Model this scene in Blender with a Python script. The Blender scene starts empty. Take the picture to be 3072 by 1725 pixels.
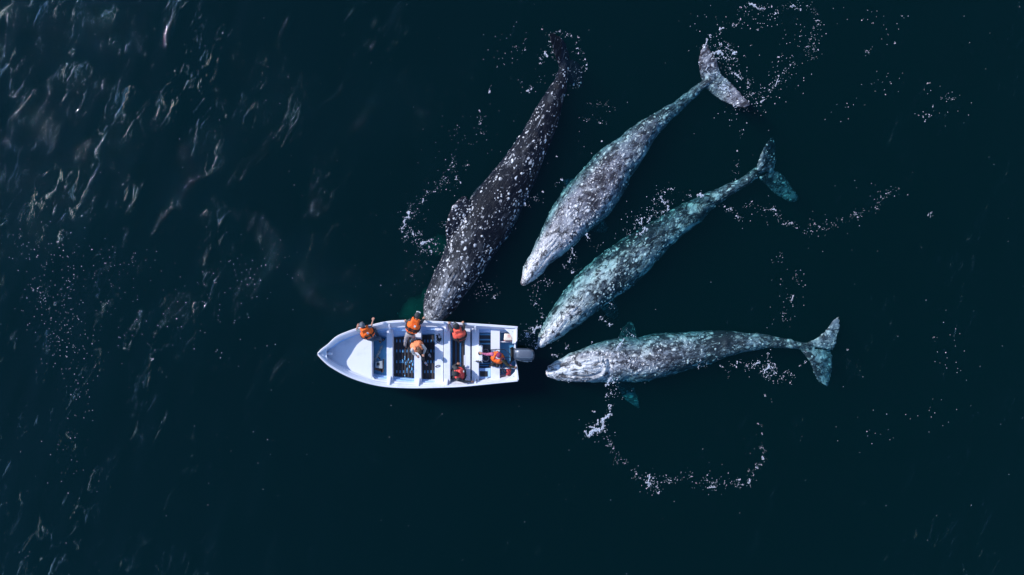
import bpy, bmesh, math, random
import numpy as np
from mathutils import Vector, Matrix

random.seed(7); RNG = np.random.default_rng(7)
S = bpy.context.scene
COL = S.collection
PXM, CX, CY, CAMH = 76.0, 1536.0, 862.5, 27.0

# ------------------------------------------------------------------ camera, sky, sun, exposure
cam = bpy.data.cameras.new('camera'); cam_o = bpy.data.objects.new('camera', cam); COL.objects.link(cam_o)
cam_o.location = (0, 0, CAMH)
cam.sensor_width = 36; cam.angle = 2 * math.atan(3072 / PXM / 2 / CAMH)
cam.clip_end = 2000; cam.clip_start = 0.1
S.camera = cam_o
SUN_DIR = Vector((-0.90, 0.43, 0)).normalized()
SUN_EL = math.radians(35.5)
to_sun = Vector((SUN_DIR.x * math.cos(SUN_EL), SUN_DIR.y * math.cos(SUN_EL), math.sin(SUN_EL)))
w = bpy.data.worlds.new('World'); S.world = w; w.use_nodes = True
nt = w.node_tree; nt.nodes.clear()
sky = nt.nodes.new('ShaderNodeTexSky'); sky.sky_type = 'NISHITA'; sky.sun_disc = False
sky.sun_elevation = SUN_EL; sky.sun_rotation = math.atan2(SUN_DIR.x, SUN_DIR.y)
sky.air_density = 1.0; sky.dust_density = 0.1; sky.ozone_density = 4.5
bg = nt.nodes.new('ShaderNodeBackground'); bg.inputs[1].default_value = 0.128
wo = nt.nodes.new('ShaderNodeOutputWorld')
nt.links.new(sky.outputs[0], bg.inputs[0]); nt.links.new(bg.outputs[0], wo.inputs[0])
sl = bpy.data.lights.new('sun', 'SUN'); sl.energy = 2.95; sl.angle = math.radians(0.5); sl.color = (1, 0.985, 0.96)
sun_o = bpy.data.objects.new('sun', sl); COL.objects.link(sun_o)
sun_o.rotation_euler = to_sun.to_track_quat('Z', 'Y').to_euler(); sun_o.location = to_sun * 60
S.view_settings.view_transform = 'Standard'; S.view_settings.look = 'None'
S.view_settings.exposure = 0.76; S.view_settings.gamma = 1.0; S.view_settings.use_curve_mapping = False
S.render.engine = 'CYCLES'
cy = S.cycles
cy.max_bounces = 6; cy.diffuse_bounces = 3; cy.glossy_bounces = 2; cy.transmission_bounces = 4
cy.volume_bounces = 1; cy.transparent_max_bounces = 16; cy.use_denoising = True
cy.sample_clamp_indirect = 4.0; cy.caustics_reflective = False; cy.caustics_refractive = False

# ------------------------------------------------------------------ helpers
def P(px, py, z=0.0):
    k = (1 - z / CAMH) / PXM
    return Vector(((px - CX) * k, -(py - CY) * k, z))

def tag(o, label=None, cat=None, group=None, kind=None):
    for k, v in (('label', label), ('category', cat), ('group', group), ('kind', kind)):
        if v: o[k] = v
    return o

def thing(name, loc, label, cat, group=None):
    o = bpy.data.objects.new(name, None); COL.objects.link(o); o.location = loc
    o.empty_display_size = 0.2
    return tag(o, label, cat, group)

def link(name, me, mat=None, parent=None, smooth=False):
    o = bpy.data.objects.new(name, me); COL.objects.link(o)
    if mat is not None:
        for m in (mat if isinstance(mat, (list, tuple)) else [mat]): me.materials.append(m)
    if smooth: me.polygons.foreach_set('use_smooth', [True] * len(me.polygons))
    if parent is not None:
        o.parent = parent
        q = Vector((0, 0, 0)); p = parent
        while p is not None:
            q = q + (p.location if p.type == 'EMPTY' else Vector((0, 0, 0))); p = p.parent
        if parent.type == 'EMPTY': o.matrix_parent_inverse = Matrix.Translation(-q)
    return o

def from_bm(bm, name='m'):
    me = bpy.data.meshes.new(name); bm.to_mesh(me); bm.free(); return me

def mesh_py(verts, faces):
    me = bpy.data.meshes.new('m'); me.from_pydata([tuple(v) for v in verts], [], faces); me.update(); return me

def finish(bm, bevel=0.0, seg=2):
    bmesh.ops.recalc_face_normals(bm, faces=bm.faces)
    if bevel > 0:
        bmesh.ops.bevel(bm, geom=[e for e in bm.edges if len(e.link_faces) == 2 and e.calc_face_angle(0) > 0.5],
                        offset=bevel, segments=seg, profile=0.6, affect='EDGES')
    return from_bm(bm)

def prism(pts, z0, z1, bevel=0.012, bm=None):
    """pts: photo pixels or world vectors of the top outline; vertical walls"""
    own = bm is None
    if own: bm = bmesh.new()
    w_ = [P(p[0], p[1], z1) if not isinstance(p, Vector) else p for p in pts]
    a = [bm.verts.new((p.x, p.y, z1)) for p in w_]; b = [bm.verts.new((p.x, p.y, z0)) for p in w_]
    n = len(a)
    bm.faces.new(a); bm.faces.new(b[::-1])
    for i in range(n): bm.faces.new((a[i], b[i], b[(i + 1) % n], a[(i + 1) % n]))
    return finish(bm, bevel) if own else bm

def rect(x0, x1, y0, y1): return [(x0, y0), (x1, y0), (x1, y1), (x0, y1)]

def tube_verts(pts, rads, n=8):
    """closed tapered tube through pts with rounded ends -> verts, faces"""
    pts = [Vector(p) for p in pts]; vs = []; fs = []
    d0 = (pts[1] - pts[0]).normalized(); d1 = (pts[-1] - pts[-2]).normalized()
    P2 = [pts[0] - d0 * rads[0] * 0.95, pts[0] - d0 * rads[0] * 0.6] + pts + [pts[-1] + d1 * rads[-1] * 0.6, pts[-1] + d1 * rads[-1] * 0.95]
    R2 = [rads[0] * 0.25, rads[0] * 0.78] + list(rads) + [rads[-1] * 0.78, rads[-1] * 0.25]
    ref = None
    for i, p in enumerate(P2):
        t = (P2[min(i + 1, len(P2) - 1)] - P2[max(i - 1, 0)]).normalized()
        if ref is None: ref = t.orthogonal().normalized()
        a = (ref - t * ref.dot(t));
        a = a.normalized() if a.length > 1e-6 else t.orthogonal().normalized()
        ref = a; b = t.cross(a)
        for k in range(n):
            an = 2 * math.pi * k / n
            vs.append(p + (a * math.cos(an) + b * math.sin(an)) * R2[i])
    m = len(P2)
    for i in range(m - 1):
        for k in range(n):
            fs.append((i * n + k, i * n + (k + 1) % n, (i + 1) * n + (k + 1) % n, (i + 1) * n + k))
    fs.append(tuple(range(n - 1, -1, -1))); fs.append(tuple((m - 1) * n + k for k in range(n)))
    return vs, fs

def ellipsoid_verts(c, fr, r, nu=14, nv=9):
    """fr: 3 axes, r: 3 radii"""
    vs = []; fs = []
    for j in range(nv + 1):
        ph = math.pi * (j + 0.02) / (nv + 0.04)
        for i in range(nu):
            th = 2 * math.pi * i / nu
            l = (math.sin(ph) * math.cos(th) * r[0], math.sin(ph) * math.sin(th) * r[1], math.cos(ph) * r[2])
            vs.append(Vector(c) + fr[0] * l[0] + fr[1] * l[1] + fr[2] * l[2])
    for j in range(nv):
        for i in range(nu):
            fs.append((j * nu + i, (j + 1) * nu + i, (j + 1) * nu + (i + 1) % nu, j * nu + (i + 1) % nu))
    fs.append(tuple(range(nu))); fs.append(tuple(nv * nu + nu - 1 - k for k in range(nu)))
    return vs, fs

class MB:
    def __init__(s): s.v = []; s.f = []
    def add(s, vf):
        o = len(s.v); s.v += list(vf[0]); s.f += [tuple(i + o for i in f) for f in vf[1]]; return s
    def cap(s, a, b, ra, rb=None, n=10): return s.add(tube_verts([a, b], [ra, ra if rb is None else rb], n))
    def tube(s, pts, r, n=8): return s.add(tube_verts(pts, r if isinstance(r, (list, tuple)) else [r] * len(pts), n))
    def ell(s, c, fr, r, nu=14, nv=9): return s.add(ellipsoid_verts(c, fr, r, nu, nv))
    def box(s, c, fr, r):
        vs = [Vector(c) + fr[0] * (r[0] * i) + fr[1] * (r[1] * j) + fr[2] * (r[2] * k) for i in (-1, 1) for j in (-1, 1) for k in (-1, 1)]
        return s.add((vs, [(0, 1, 3, 2), (4, 6, 7, 5), (0, 4, 5, 1), (2, 3, 7, 6), (0, 2, 6, 4), (1, 5, 7, 3)]))
    def mesh(s, fix=True):
        me = mesh_py(s.v, s.f)
        if fix:
            bm = bmesh.new(); bm.from_mesh(me); bmesh.ops.recalc_face_normals(bm, faces=bm.faces); bm.to_mesh(me); bm.free()
        return me
    def remesh(s, vox, smooth=2):
        me = s.mesh(); o = bpy.data.objects.new('tmp', me); COL.objects.link(o)
        m = o.modifiers.new('r', 'REMESH'); m.mode = 'VOXEL'; m.voxel_size = vox; m.use_smooth_shade = True
        if smooth:
            q = o.modifiers.new('s', 'SMOOTH'); q.factor = 0.5; q.iterations = smooth
        dg = bpy.context.evaluated_depsgraph_get(); dg.update()
        out = bpy.data.meshes.new_from_object(o.evaluated_get(dg))
        bpy.data.objects.remove(o); bpy.data.meshes.remove(me)
        return out
XYZ = (Vector((1, 0, 0)), Vector((0, 1, 0)), Vector((0, 0, 1)))

def catmull(pts, n):
    """pts: array (m,k); returns (n,k)"""
    p = np.array(pts, float); m = len(p)
    d = np.r_[0, np.cumsum(np.linalg.norm(np.diff(p[:, :2], axis=0), axis=1))]
    t = np.linspace(0, d[-1], n); out = np.empty((n, p.shape[1]))
    i = np.clip(np.searchsorted(d, t, side='right') - 1, 0, m - 2)
    u = ((t - d[i]) / (d[i + 1] - d[i]))[:, None]
    tang = np.gradient(p, d, axis=0)
    h = (d[i + 1] - d[i])[:, None]
    p0, p1, m0, m1 = p[i], p[i + 1], tang[i] * h, tang[i + 1] * h
    return (2*u**3-3*u**2+1)*p0 + (u**3-2*u**2+u)*m0 + (-2*u**3+3*u**2)*p1 + (u**3-u**2)*m1

def _hash(ix, iy, iz, seed):
    h = (ix * 374761393 + iy * 668265263 + iz * 2147483647 + seed * 974634777) & 0xFFFFFFFF
    h = ((h ^ (h >> 13)) * 1274126177) & 0xFFFFFFFF
    return ((h ^ (h >> 16)) & 0xFFFF) / 65535.0
def vnoise(p, seed=0):
    p = np.asarray(p, float); i = np.floor(p).astype(np.int64); f = p - i; f = f * f * (3 - 2 * f)
    r = 0
    for a in (0, 1):
        for b in (0, 1):
            for c in (0, 1):
                wgt = (f[:, 0] if a else 1 - f[:, 0]) * (f[:, 1] if b else 1 - f[:, 1]) * (f[:, 2] if c else 1 - f[:, 2])
                r = r + wgt * _hash(i[:, 0] + a, i[:, 1] + b, i[:, 2] + c, seed)
    return r * 2 - 1

# ------------------------------------------------------------------ materials
class NT:
    def __init__(s, name):
        s.m = bpy.data.materials.new(name); s.m.use_nodes = True; s.t = s.m.node_tree; s.t.nodes.clear()
        s.out = s.n('ShaderNodeOutputMaterial')
    def n(s, ty, **kw):
        q = s.t.nodes.new(ty)
        for k, v in kw.items():
            if k.startswith('i_'):
                key = k[2:]; key = int(key) if key.isdigit() else key.replace('_', ' ')
                s.set(q, key, v)
            else: setattr(q, k, v)
        return q
    def set(s, q, key, v):
        if isinstance(v, bpy.types.NodeSocket): s.t.links.new(v, q.inputs[key])
        else: q.inputs[key].default_value = v
    def math(s, op, a, b=0.0, c=0.0, clamp=False):
        q = s.n('ShaderNodeMath', operation=op, use_clamp=clamp); s.set(q, 0, a); s.set(q, 1, b); s.set(q, 2, c); return q.outputs[0]
    def vmath(s, op, a, b):
        q = s.n('ShaderNodeVectorMath', operation=op); s.set(q, 0, a); s.set(q, 1, b); return q.outputs[0]
    def ss(s, x, lo, hi):
        q = s.n('ShaderNodeMapRange', interpolation_type='SMOOTHSTEP'); s.set(q, 0, x); s.set(q, 1, lo); s.set(q, 2, hi); return q.outputs[0]
    def mix(s, f, a, b):
        q = s.n('ShaderNodeMix', data_type='RGBA'); s.set(q, 0, f); s.set(q, 6, a); s.set(q, 7, b); return q.outputs[2]
    def noise(s, v, scale, detail=4, rough=0.55, dist=0.0):
        q = s.n('ShaderNodeTexNoise'); s.set(q, 'Vector', v); q.inputs['Scale'].default_value = scale
        q.inputs['Detail'].default_value = detail; q.inputs['Roughness'].default_value = rough; q.inputs['Distortion'].default_value = dist
        return q
    def coord(s, kind='Object'): return s.n('ShaderNodeTexCoord').outputs[kind]
    def bsdf(s, color, rough=0.5, **kw):
        b = s.n('ShaderNodeBsdfPrincipled'); s.set(b, 'Base Color', color); s.set(b, 'Roughness', rough)
        for k, v in kw.items(): s.set(b, k.replace('_', ' '), v)
        s.t.links.new(b.outputs[0], s.out.inputs[0]); return b
    def bump(s, h, strength=0.5, dist=0.01):
        q = s.n('ShaderNodeBump'); q.inputs['Strength'].default_value = strength; q.inputs['Distance'].default_value = dist
        s.set(q, 'Height', h); return q.outputs[0]

def c4(c): return (c[0], c[1], c[2], 1)
def paint(name, col, rough=0.45, dirt=(0.3, 0.3, 0.3), amount=0.25, scale=6, bump=0.1, metal=0.0, bscale=40):
    g = NT(name); v = g.coord()
    n1 = g.noise(v, scale, 6, 0.65); n2 = g.noise(v, bscale, 3, 0.6)
    f = g.math('MULTIPLY', g.ss(n1.outputs[0], 0.48, 0.75), amount)
    colr = g.mix(f, c4(col), c4(dirt))
    colr = g.mix(g.math('MULTIPLY', n2.outputs[0], 0.16), colr, c4([c * 0.6 for c in col]))
    b = g.bsdf(colr, rough, Metallic=metal)
    if bump: g.set(b, 'Normal', g.bump(n2.outputs[0], bump, 0.01))
    return g.m

M = {}
M['gelcoat'] = paint('gelcoat', (0.75, 0.765, 0.86), 0.38, (0.40, 0.46, 0.56), 0.42, 2.2, 0.06)
M['liner'] = paint('liner', (0.36, 0.56, 0.88), 0.5, (0.12, 0.25, 0.42), 0.5, 5, 0.1)
M['sole'] = paint('sole', (0.05, 0.22, 0.42), 0.55, (0.25, 0.38, 0.48), 0.5, 7, 0.15)
M['bilge'] = paint('bilge', (0.01, 0.022, 0.045), 0.5, (0.03, 0.1, 0.2), 0.5, 8, 0.1)
M['slat'] = paint('slat', (0.022, 0.018, 0.021), 0.7, (0.045, 0.04, 0.045), 0.6, 9, 0.3)
M['batten'] = paint('batten', (0.10, 0.36, 0.66), 0.5, (0.5, 0.6, 0.7), 0.5, 25, 0.2)
M['black'] = paint('black', (0.012, 0.012, 0.014), 0.5, (0.05, 0.05, 0.055), 0.4, 20, 0.2)
M['hose'] = paint('hose', (0.015, 0.02, 0.03), 0.45, (0.05, 0.06, 0.07), 0.3, 20, 0.1)
M['cowl'] = paint('cowl', (0.17, 0.19, 0.24), 0.28, (0.35, 0.38, 0.42), 0.3, 8, 0.03, 0.45)
M['cowl_dark'] = paint('cowl_dark', (0.045, 0.065, 0.105), 0.35, (0.2, 0.22, 0.26), 0.3, 8, 0.05, 0.3)
M['white_print'] = paint('white_print', (0.7, 0.72, 0.76), 0.5)
M['jug'] = paint('jug', (0.78, 0.70, 0.62), 0.45, (0.55, 0.4, 0.35), 0.3, 10, 0.1)
M['jug_red'] = paint('jug_red', (0.45, 0.03, 0.04), 0.45, (0.3, 0.05, 0.05), 0.4, 10, 0.1)
M['red_print'] = paint('red_print', (0.55, 0.13, 0.12), 0.5)
M['yellow'] = paint('yellow', (0.6, 0.42, 0.05), 0.5)
M['rope'] = paint('rope', (0.32, 0.36, 0.38), 0.8, (0.1, 0.15, 0.2), 0.6, 30, 0.5)
M['rust'] = paint('rust', (0.09, 0.05, 0.035), 0.75, (0.16, 0.08, 0.04), 0.8, 25, 0.5)
M['galv'] = paint('galv', (0.30, 0.34, 0.38), 0.5, (0.15, 0.15, 0.16), 0.5, 14, 0.2)
M['steel'] = paint('steel', (0.5, 0.52, 0.55), 0.3, (0.3, 0.3, 0.3), 0.3, 10, 0.05, 0.8)
M['skin'] = paint('skin', (0.52, 0.27, 0.19), 0.5, (0.45, 0.18, 0.12), 0.4, 12, 0.1)
M['skin_tan'] = paint('skin_tan', (0.40, 0.19, 0.12), 0.5, (0.33, 0.13, 0.09), 0.4, 12, 0.1)
def cloth(name, col, var=None, rough=0.85):
    g = NT(name); v = g.coord()
    n1 = g.noise(v, 11, 5, 0.6, 0.6); n2 = g.noise(v, 60, 2, 0.5)
    colr = g.mix(g.ss(n1.outputs[0], 0.4, 0.65), c4(col), c4(var or [c * 0.75 for c in col]))
    h = g.math('ADD', g.math('MULTIPLY', n1.outputs[0], 1.0), g.math('MULTIPLY', n2.outputs[0], 0.15))
    b = g.bsdf(colr, rough); g.set(b, 'Normal', g.bump(h, 0.9, 0.05)); return g.m
M['vest_orange'] = cloth('vest_orange', (1.0, 0.15, 0.008), (0.92, 0.12, 0.008), 0.7)
M['vest_salmon'] = cloth('vest_salmon', (1.0, 0.30, 0.13), (0.9, 0.24, 0.09), 0.7)
M['vest_coral'] = cloth('vest_coral', (1.0, 0.12, 0.07), (0.9, 0.10, 0.06), 0.7)
M['vest_red'] = cloth('vest_red', (0.85, 0.08, 0.07), (0.7, 0.06, 0.05), 0.7)
M['strap'] = cloth('strap', (0.015, 0.014, 0.018))
M['grey_cloth'] = cloth('grey_cloth', (0.11, 0.13, 0.165))
M['sleeve_slate'] = cloth('sleeve_slate', (0.14, 0.19, 0.24))
M['jeans'] = cloth('jeans', (0.035, 0.06, 0.10), (0.06, 0.09, 0.13))
M['charcoal'] = cloth('charcoal', (0.032, 0.034, 0.038), (0.055, 0.056, 0.06))
M['black_cloth'] = cloth('black_cloth', (0.014, 0.016, 0.02), (0.03, 0.032, 0.036))
M['khaki'] = cloth('khaki', (0.42, 0.36, 0.36), (0.32, 0.28, 0.27))
M['pink_cloth'] = cloth('pink_cloth', (0.50, 0.13, 0.25), (0.40, 0.09, 0.18))
M['magenta_cap'] = cloth('magenta_cap', (0.22, 0.025, 0.10))
M['pale_cloth'] = cloth('pale_cloth', (0.50, 0.48, 0.47), (0.40, 0.38, 0.38))
M['white_cloth'] = cloth('white_cloth', (0.72, 0.72, 0.74))
M['brown_hair'] = cloth('brown_hair', (0.06, 0.03, 0.018), (0.13, 0.07, 0.035))
M['dark_hair'] = cloth('dark_hair', (0.012, 0.009, 0.008))
M['olive'] = cloth('olive', (0.045, 0.04, 0.022))
M['shoe_blue'] = cloth('shoe_blue', (0.42, 0.52, 0.66))
g = NT('foam'); v = g.coord(); n1 = g.noise(v, 25, 4, 0.6)
b = g.bsdf(g.mix(n1.outputs[0], (0.40, 0.45, 0.55, 1), (0.66, 0.73, 0.85, 1)), 0.8); g.set(b, 'Normal', g.bump(n1.outputs[0], 0.6, 0.02)); tb = g.n('ShaderNodeBsdfTransparent'); mxf = g.n('ShaderNodeMixShader'); g.set(mxf, 0, g.math('MULTIPLY_ADD', g.ss(g.noise(v, 34, 3, 0.6).outputs[0], 0.38, 0.58), 0.66, 0.22)); g.set(mxf, 1, tb.outputs[0]); g.set(mxf, 2, b.outputs[0]); g.t.links.new(mxf.outputs[0], g.out.inputs[0]); M['foam'] = g.m
g = NT('sand'); v = g.coord(); n1 = g.noise(v, 0.5, 4, 0.6); g.bsdf(g.mix(n1.outputs[0], (0.10, 0.09, 0.06, 1), (0.2, 0.17, 0.12, 1)), 0.9); M['sand'] = g.m

# sea: a see-through rippled surface (Fresnel mirror) round a body of absorbing, scattering water
g = NT('sea_water'); v = g.coord()
rot = g.n('ShaderNodeMapping'); g.set(rot, 'Vector', v); rot.inputs['Rotation'].default_value = (0, 0, math.radians(-65)); rot.inputs['Scale'].default_value = (1, 1, 1)
av = g.vmath('MULTIPLY', rot.outputs[0], (0.42, 1.0, 1.0))
nA = g.noise(av, 1.5, 3, 0.5, 0.4)
nR = g.noise(g.vmath('MULTIPLY', rot.outputs[0], (0.75, 1.0, 1.0)), 7.5, 2, 0.5, 0.7)          # ripples two hands long
nF = g.noise(av, 5.0, 2, 0.5, 0.3)
streak = g.ss(g.noise(g.vmath('MULTIPLY', rot.outputs[0], (0.42, 1.0, 1.0)), 2.5, 5, 0.68, 1.1).outputs[0], 0.54, 0.70)
bandm = g.ss(g.noise(g.vmath('MULTIPLY', rot.outputs[0], (0.5, 1.0, 1.0)), 0.55, 3, 0.6, 0.8).outputs[0], 0.42, 0.62)
streak = g.math('MULTIPLY', streak, g.math('MULTIPLY_ADD', bandm, 0.9, 0.1))   # cat's-paws: ripples come in bands
gust = g.noise(v, 0.10, 2, 0.5)
sep = g.n('ShaderNodeSeparateXYZ'); g.set(sep, 0, v)
lee = g.math('MULTIPLY_ADD', g.ss(g.math('ADD', sep.outputs[0], g.math('MULTIPLY', sep.outputs[1], -0.3)), -18.0, -1.0), -0.76, 1.0)
amp = g.math('MULTIPLY', lee, g.math('MULTIPLY_ADD', gust.outputs[0], 1.4, 0.3))
h = g.math('ADD', g.math('MULTIPLY', nA.outputs[0], 0.012), g.math('ADD', g.math('MULTIPLY', nF.outputs[0], 0.003), g.math('MULTIPLY', g.math('MULTIPLY', nR.outputs[0], streak), 0.062)))
h = g.math('MULTIPLY', h, amp)
bn = g.bump(h, 1.0, 1.0)
geo = g.n('ShaderNodeNewGeometry'); fr = g.n('ShaderNodeFresnel'); g.set(fr, 'IOR', g.math('MULTIPLY_ADD', geo.outputs['Backfacing'], 1 / 1.33 - 1.33, 1.33)); g.set(fr, 'Normal', bn)
gl = g.n('ShaderNodeBsdfGlossy'); gl.inputs['Roughness'].default_value = 0.035; g.set(gl, 'Normal', bn); gl.inputs['Color'].default_value = (0.50, 0.64, 0.82, 1)
tr = g.n('ShaderNodeBsdfTransparent')
mx = g.n('ShaderNodeMixShader'); g.set(mx, 0, fr.outputs[0]); g.set(mx, 1, tr.outputs[0]); g.set(mx, 2, gl.outputs[0])
g.t.links.new(mx.outputs[0], g.out.inputs['Surface'])
va = g.n('ShaderNodeVolumeAbsorption'); va.inputs['Color'].default_value = (0.0, 0.625, 0.630, 1); va.inputs['Density'].default_value = 1.15
vs_ = g.n('ShaderNodeVolumeScatter'); vs_.inputs['Color'].default_value = (0.0, 0.66, 0.69, 1); vs_.inputs['Density'].default_value = 0.0285; vs_.inputs['Anisotropy'].default_value = -0.04
ad = g.n('ShaderNodeAddShader'); g.t.links.new(va.outputs[0], ad.inputs[0]); g.t.links.new(vs_.outputs[0], ad.inputs[1])
g.t.links.new(ad.outputs[0], g.out.inputs['Volume']); M['sea'] = g.m
M['sea'].cycles.homogeneous_volume = True

# ------------------------------------------------------------------ the sea
WAVES = []
rw = random.Random(3)
for lam, amp in ((6.5, .018), (5.1, .013), (4.0, .012), (3.1, .010), (2.4, .008), (2.0, .007), (1.5, .006), (1.2, .005), (0.95, .004), (0.8, .0035)):
    a = math.radians(-25 + rw.uniform(-32, 32)); WAVES.append((math.cos(a) * 2 * math.pi / lam, math.sin(a) * 2 * math.pi / lam, amp, rw.uniform(0, 6.28)))
def wave(x, y):
    x = np.asarray(x, float); y = np.asarray(y, float)
    h = 0.7 * sum(a * np.sin(kx * x + ky * y + p) for kx, ky, a, p in WAVES)
    cal = 1 - 0.5 / (1 + np.exp(-(x + 10) / 2.5))
    far = np.clip(1.6 - np.maximum(np.abs(x) / 27, np.abs(y) / 18), 0, 1)
    return h * cal * np.clip(far, 0, 1)
xi = np.arange(-25, 25.01, 0.125); yi = np.arange(-15.5, 15.51, 0.125)
ext = np.array([27, 30, 35, 42, 55, 80, 120, 200, 320, 500.0])
xs = np.r_[-ext[::-1], xi, ext]; ys = np.r_[-ext[::-1], yi, ext]
X, Y = np.meshgrid(xs, ys); Z = wave(X, Y); nx, ny = len(xs), len(ys)
V = np.stack([X.ravel(), Y.ravel(), Z.ravel()], 1)
idx = np.arange(nx * ny).reshape(ny, nx)
F = np.stack([idx[:-1, :-1].ravel(), idx[:-1, 1:].ravel(), idx[1:, 1:].ravel(), idx[1:, :-1].ravel()], 1)
loop = list(idx[0, :]) + list(idx[1:, -1]) + list(idx[-1, :-1][::-1]) + list(idx[1:-1, 0][::-1])
base = len(V); low = V[loop].copy(); low[:, 2] = -12.0
faces = F.tolist(); m_ = len(loop)
for i in range(m_):
    j = (i + 1) % m_; faces.append((int(loop[j]), int(loop[i]), base + i, base + j))
faces.append(tuple(base + i for i in range(m_ - 1, -1, -1)))
me = bpy.data.meshes.new('sea'); me.from_pydata(np.r_[V, low].tolist(), [], faces)
me.polygons.foreach_set('use_smooth', [True] * len(F) + [False] * (len(me.polygons) - len(F)))
tag(link('sea_water', me, M['sea']), 'dark teal sea water with glinting ripples towards the left', None, None, 'structure')
bm = bmesh.new(); bmesh.ops.create_grid(bm, x_segments=2, y_segments=2, size=499.5)
for q in bm.verts: q.co.z = -11.9
tag(link('seabed', from_bm(bm), M['sand']), None, None, None, 'structure')

# ------------------------------------------------------------------ whales
def skin_mat(name, dens, base, mid, pale, soft, big, seed, scr=0.5, crown_amt=0.75, vs=1.0, gap=0.75, patchy=0.75, spec=0.12):
    g = NT(name); at = g.n('ShaderNodeAttribute'); at.attribute_name = 'body'; bv = at.outputs['Vector']
    off = g.vmath('ADD', bv, (seed * 3.7, seed * 1.3, seed * 2.1))
    wob = g.noise(off, 2.2, 4, 0.6); wv = g.vmath('MULTIPLY', g.vmath('SUBTRACT', wob.outputs['Color'], (0.5, 0.5, 0.5)), (0.30, 0.30, 0.30))
    pv = g.vmath('ADD', g.vmath('MULTIPLY', off, (0.62, 1, 1)), wv)
    sx = g.n('ShaderNodeSeparateXYZ'); g.set(sx, 0, bv)
    headf = g.math('MULTIPLY_ADD', g.ss(sx.outputs[0], 5.5, 0.5), 0.32, 0.0)
    patch = g.noise(pv, 0.95, 4, 0.6); patchf = g.math('MULTIPLY_ADD', patch.outputs[0], 2.8, -1.4)
    den = g.math('ADD', g.math('ADD', dens, headf), g.math('MULTIPLY', patchf, 0.75))
    den = g.math('SUBTRACT', den, g.math('MULTIPLY', g.ss(sx.outputs[0], 10.3, 11.8), 0.25 if seed == 1 else -0.06))
    masks = []
    for sc, r0, r1, kk in ((3.2, 0.14, 0.32, 0.5), (6.0, 0.14, 0.40, 0.9), (11.0, 0.16, 0.42, 1.0)):
        vo = g.n('ShaderNodeTexVoronoi'); g.set(vo, 'Vector', pv); vo.inputs['Scale'].default_value = sc * vs
        cs = g.n('ShaderNodeSeparateColor'); g.set(cs, 0, vo.outputs['Color'])
        rad = g.math('MULTIPLY_ADD', cs.outputs[0], r1 - r0, r0)
        spot = g.ss(g.math('SUBTRACT', rad, vo.outputs['Distance']), -soft, soft)
        on = g.ss(g.math('SUBTRACT', g.math('MULTIPLY', den, kk), cs.outputs[1]), -0.05, 0.05)
        masks.append(g.math('MULTIPLY', g.math('MULTIPLY', spot, on), g.math('MULTIPLY_ADD', cs.outputs[2], 0.6, 0.4)))
    sp = g.math('MAXIMUM', g.math('MAXIMUM', masks[0], masks[1]), masks[2])
    fine = g.noise(pv, 9.0, 8, 0.75); mott = g.ss(g.math('ADD', fine.outputs[0], g.math('MULTIPLY_ADD', den, 0.35, -0.17)), 0.44, 0.66)
    bigp = g.ss(g.noise(g.vmath('ADD', pv, (9, 4, 2)), 1.3, 5, 0.62, 0.6).outputs[0], 0.56, 0.66)
    scv = g.vmath('MULTIPLY', off, (0.35, 4.2, 4.2)); sc1 = g.noise(scv, 3.2, 6, 0.7, 1.2)
    scratch = g.math('MULTIPLY', g.ss(sc1.outputs[0], 0.60, 0.70), scr)
    col = g.mix(g.math('MULTIPLY', mott, big), c4(base), c4(mid))
    col = g.mix(g.math('MULTIPLY', scratch, 0.8), col, c4([c * 0.85 for c in pale]))
    col = g.mix(g.math('MULTIPLY', bigp, g.math('MULTIPLY', big, patchy)), col, c4([c * 0.75 for c in pale]))
    tone = g.mix(g.noise(off, 5, 2).outputs[0], c4(pale), c4((pale[0] * 0.93, pale[1] * 0.86, pale[2] * 0.80)))
    col = g.mix(sp, col, tone)
    # pale scraped crown of the snout, streaked lengthwise
    st = g.noise(g.vmath('MULTIPLY', off, (0.5, 5.0, 5.0)), 3.0, 5, 0.65, 0.8)
    crown = g.math('MULTIPLY', g.math('MULTIPLY', g.ss(sx.outputs[0], 3.4, 1.2), g.ss(g.math('ABSOLUTE', sx.outputs[1]), 0.62, 0.10)), g.ss(st.outputs[0], 0.36, 0.56))
    col = g.mix(g.math('MULTIPLY', crown, crown_amt), col, tone)
    # dark gaps between the mottles
    col = g.mix(g.math('MULTIPLY', g.ss(g.noise(pv, 4.0, 6, 0.7, 0.4).outputs[0], 0.50, 0.40), gap), col, c4([c * 0.8 for c in base]))
    bs = g.bsdf(col, g.math('MULTIPLY_ADD', sp, 0.3, 0.38)); bs.inputs['Specular IOR Level'].default_value = spec
    hh = g.math('ADD', g.math('MULTIPLY', sp, 0.6), g.math('ADD', g.math('MULTIPLY', fine.outputs[0], 0.5), g.math('MULTIPLY', sc1.outputs[0], 0.35)))
    g.set(bs, 'Normal', g.bump(hh, 1.0, 0.06)); return g.m

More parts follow.
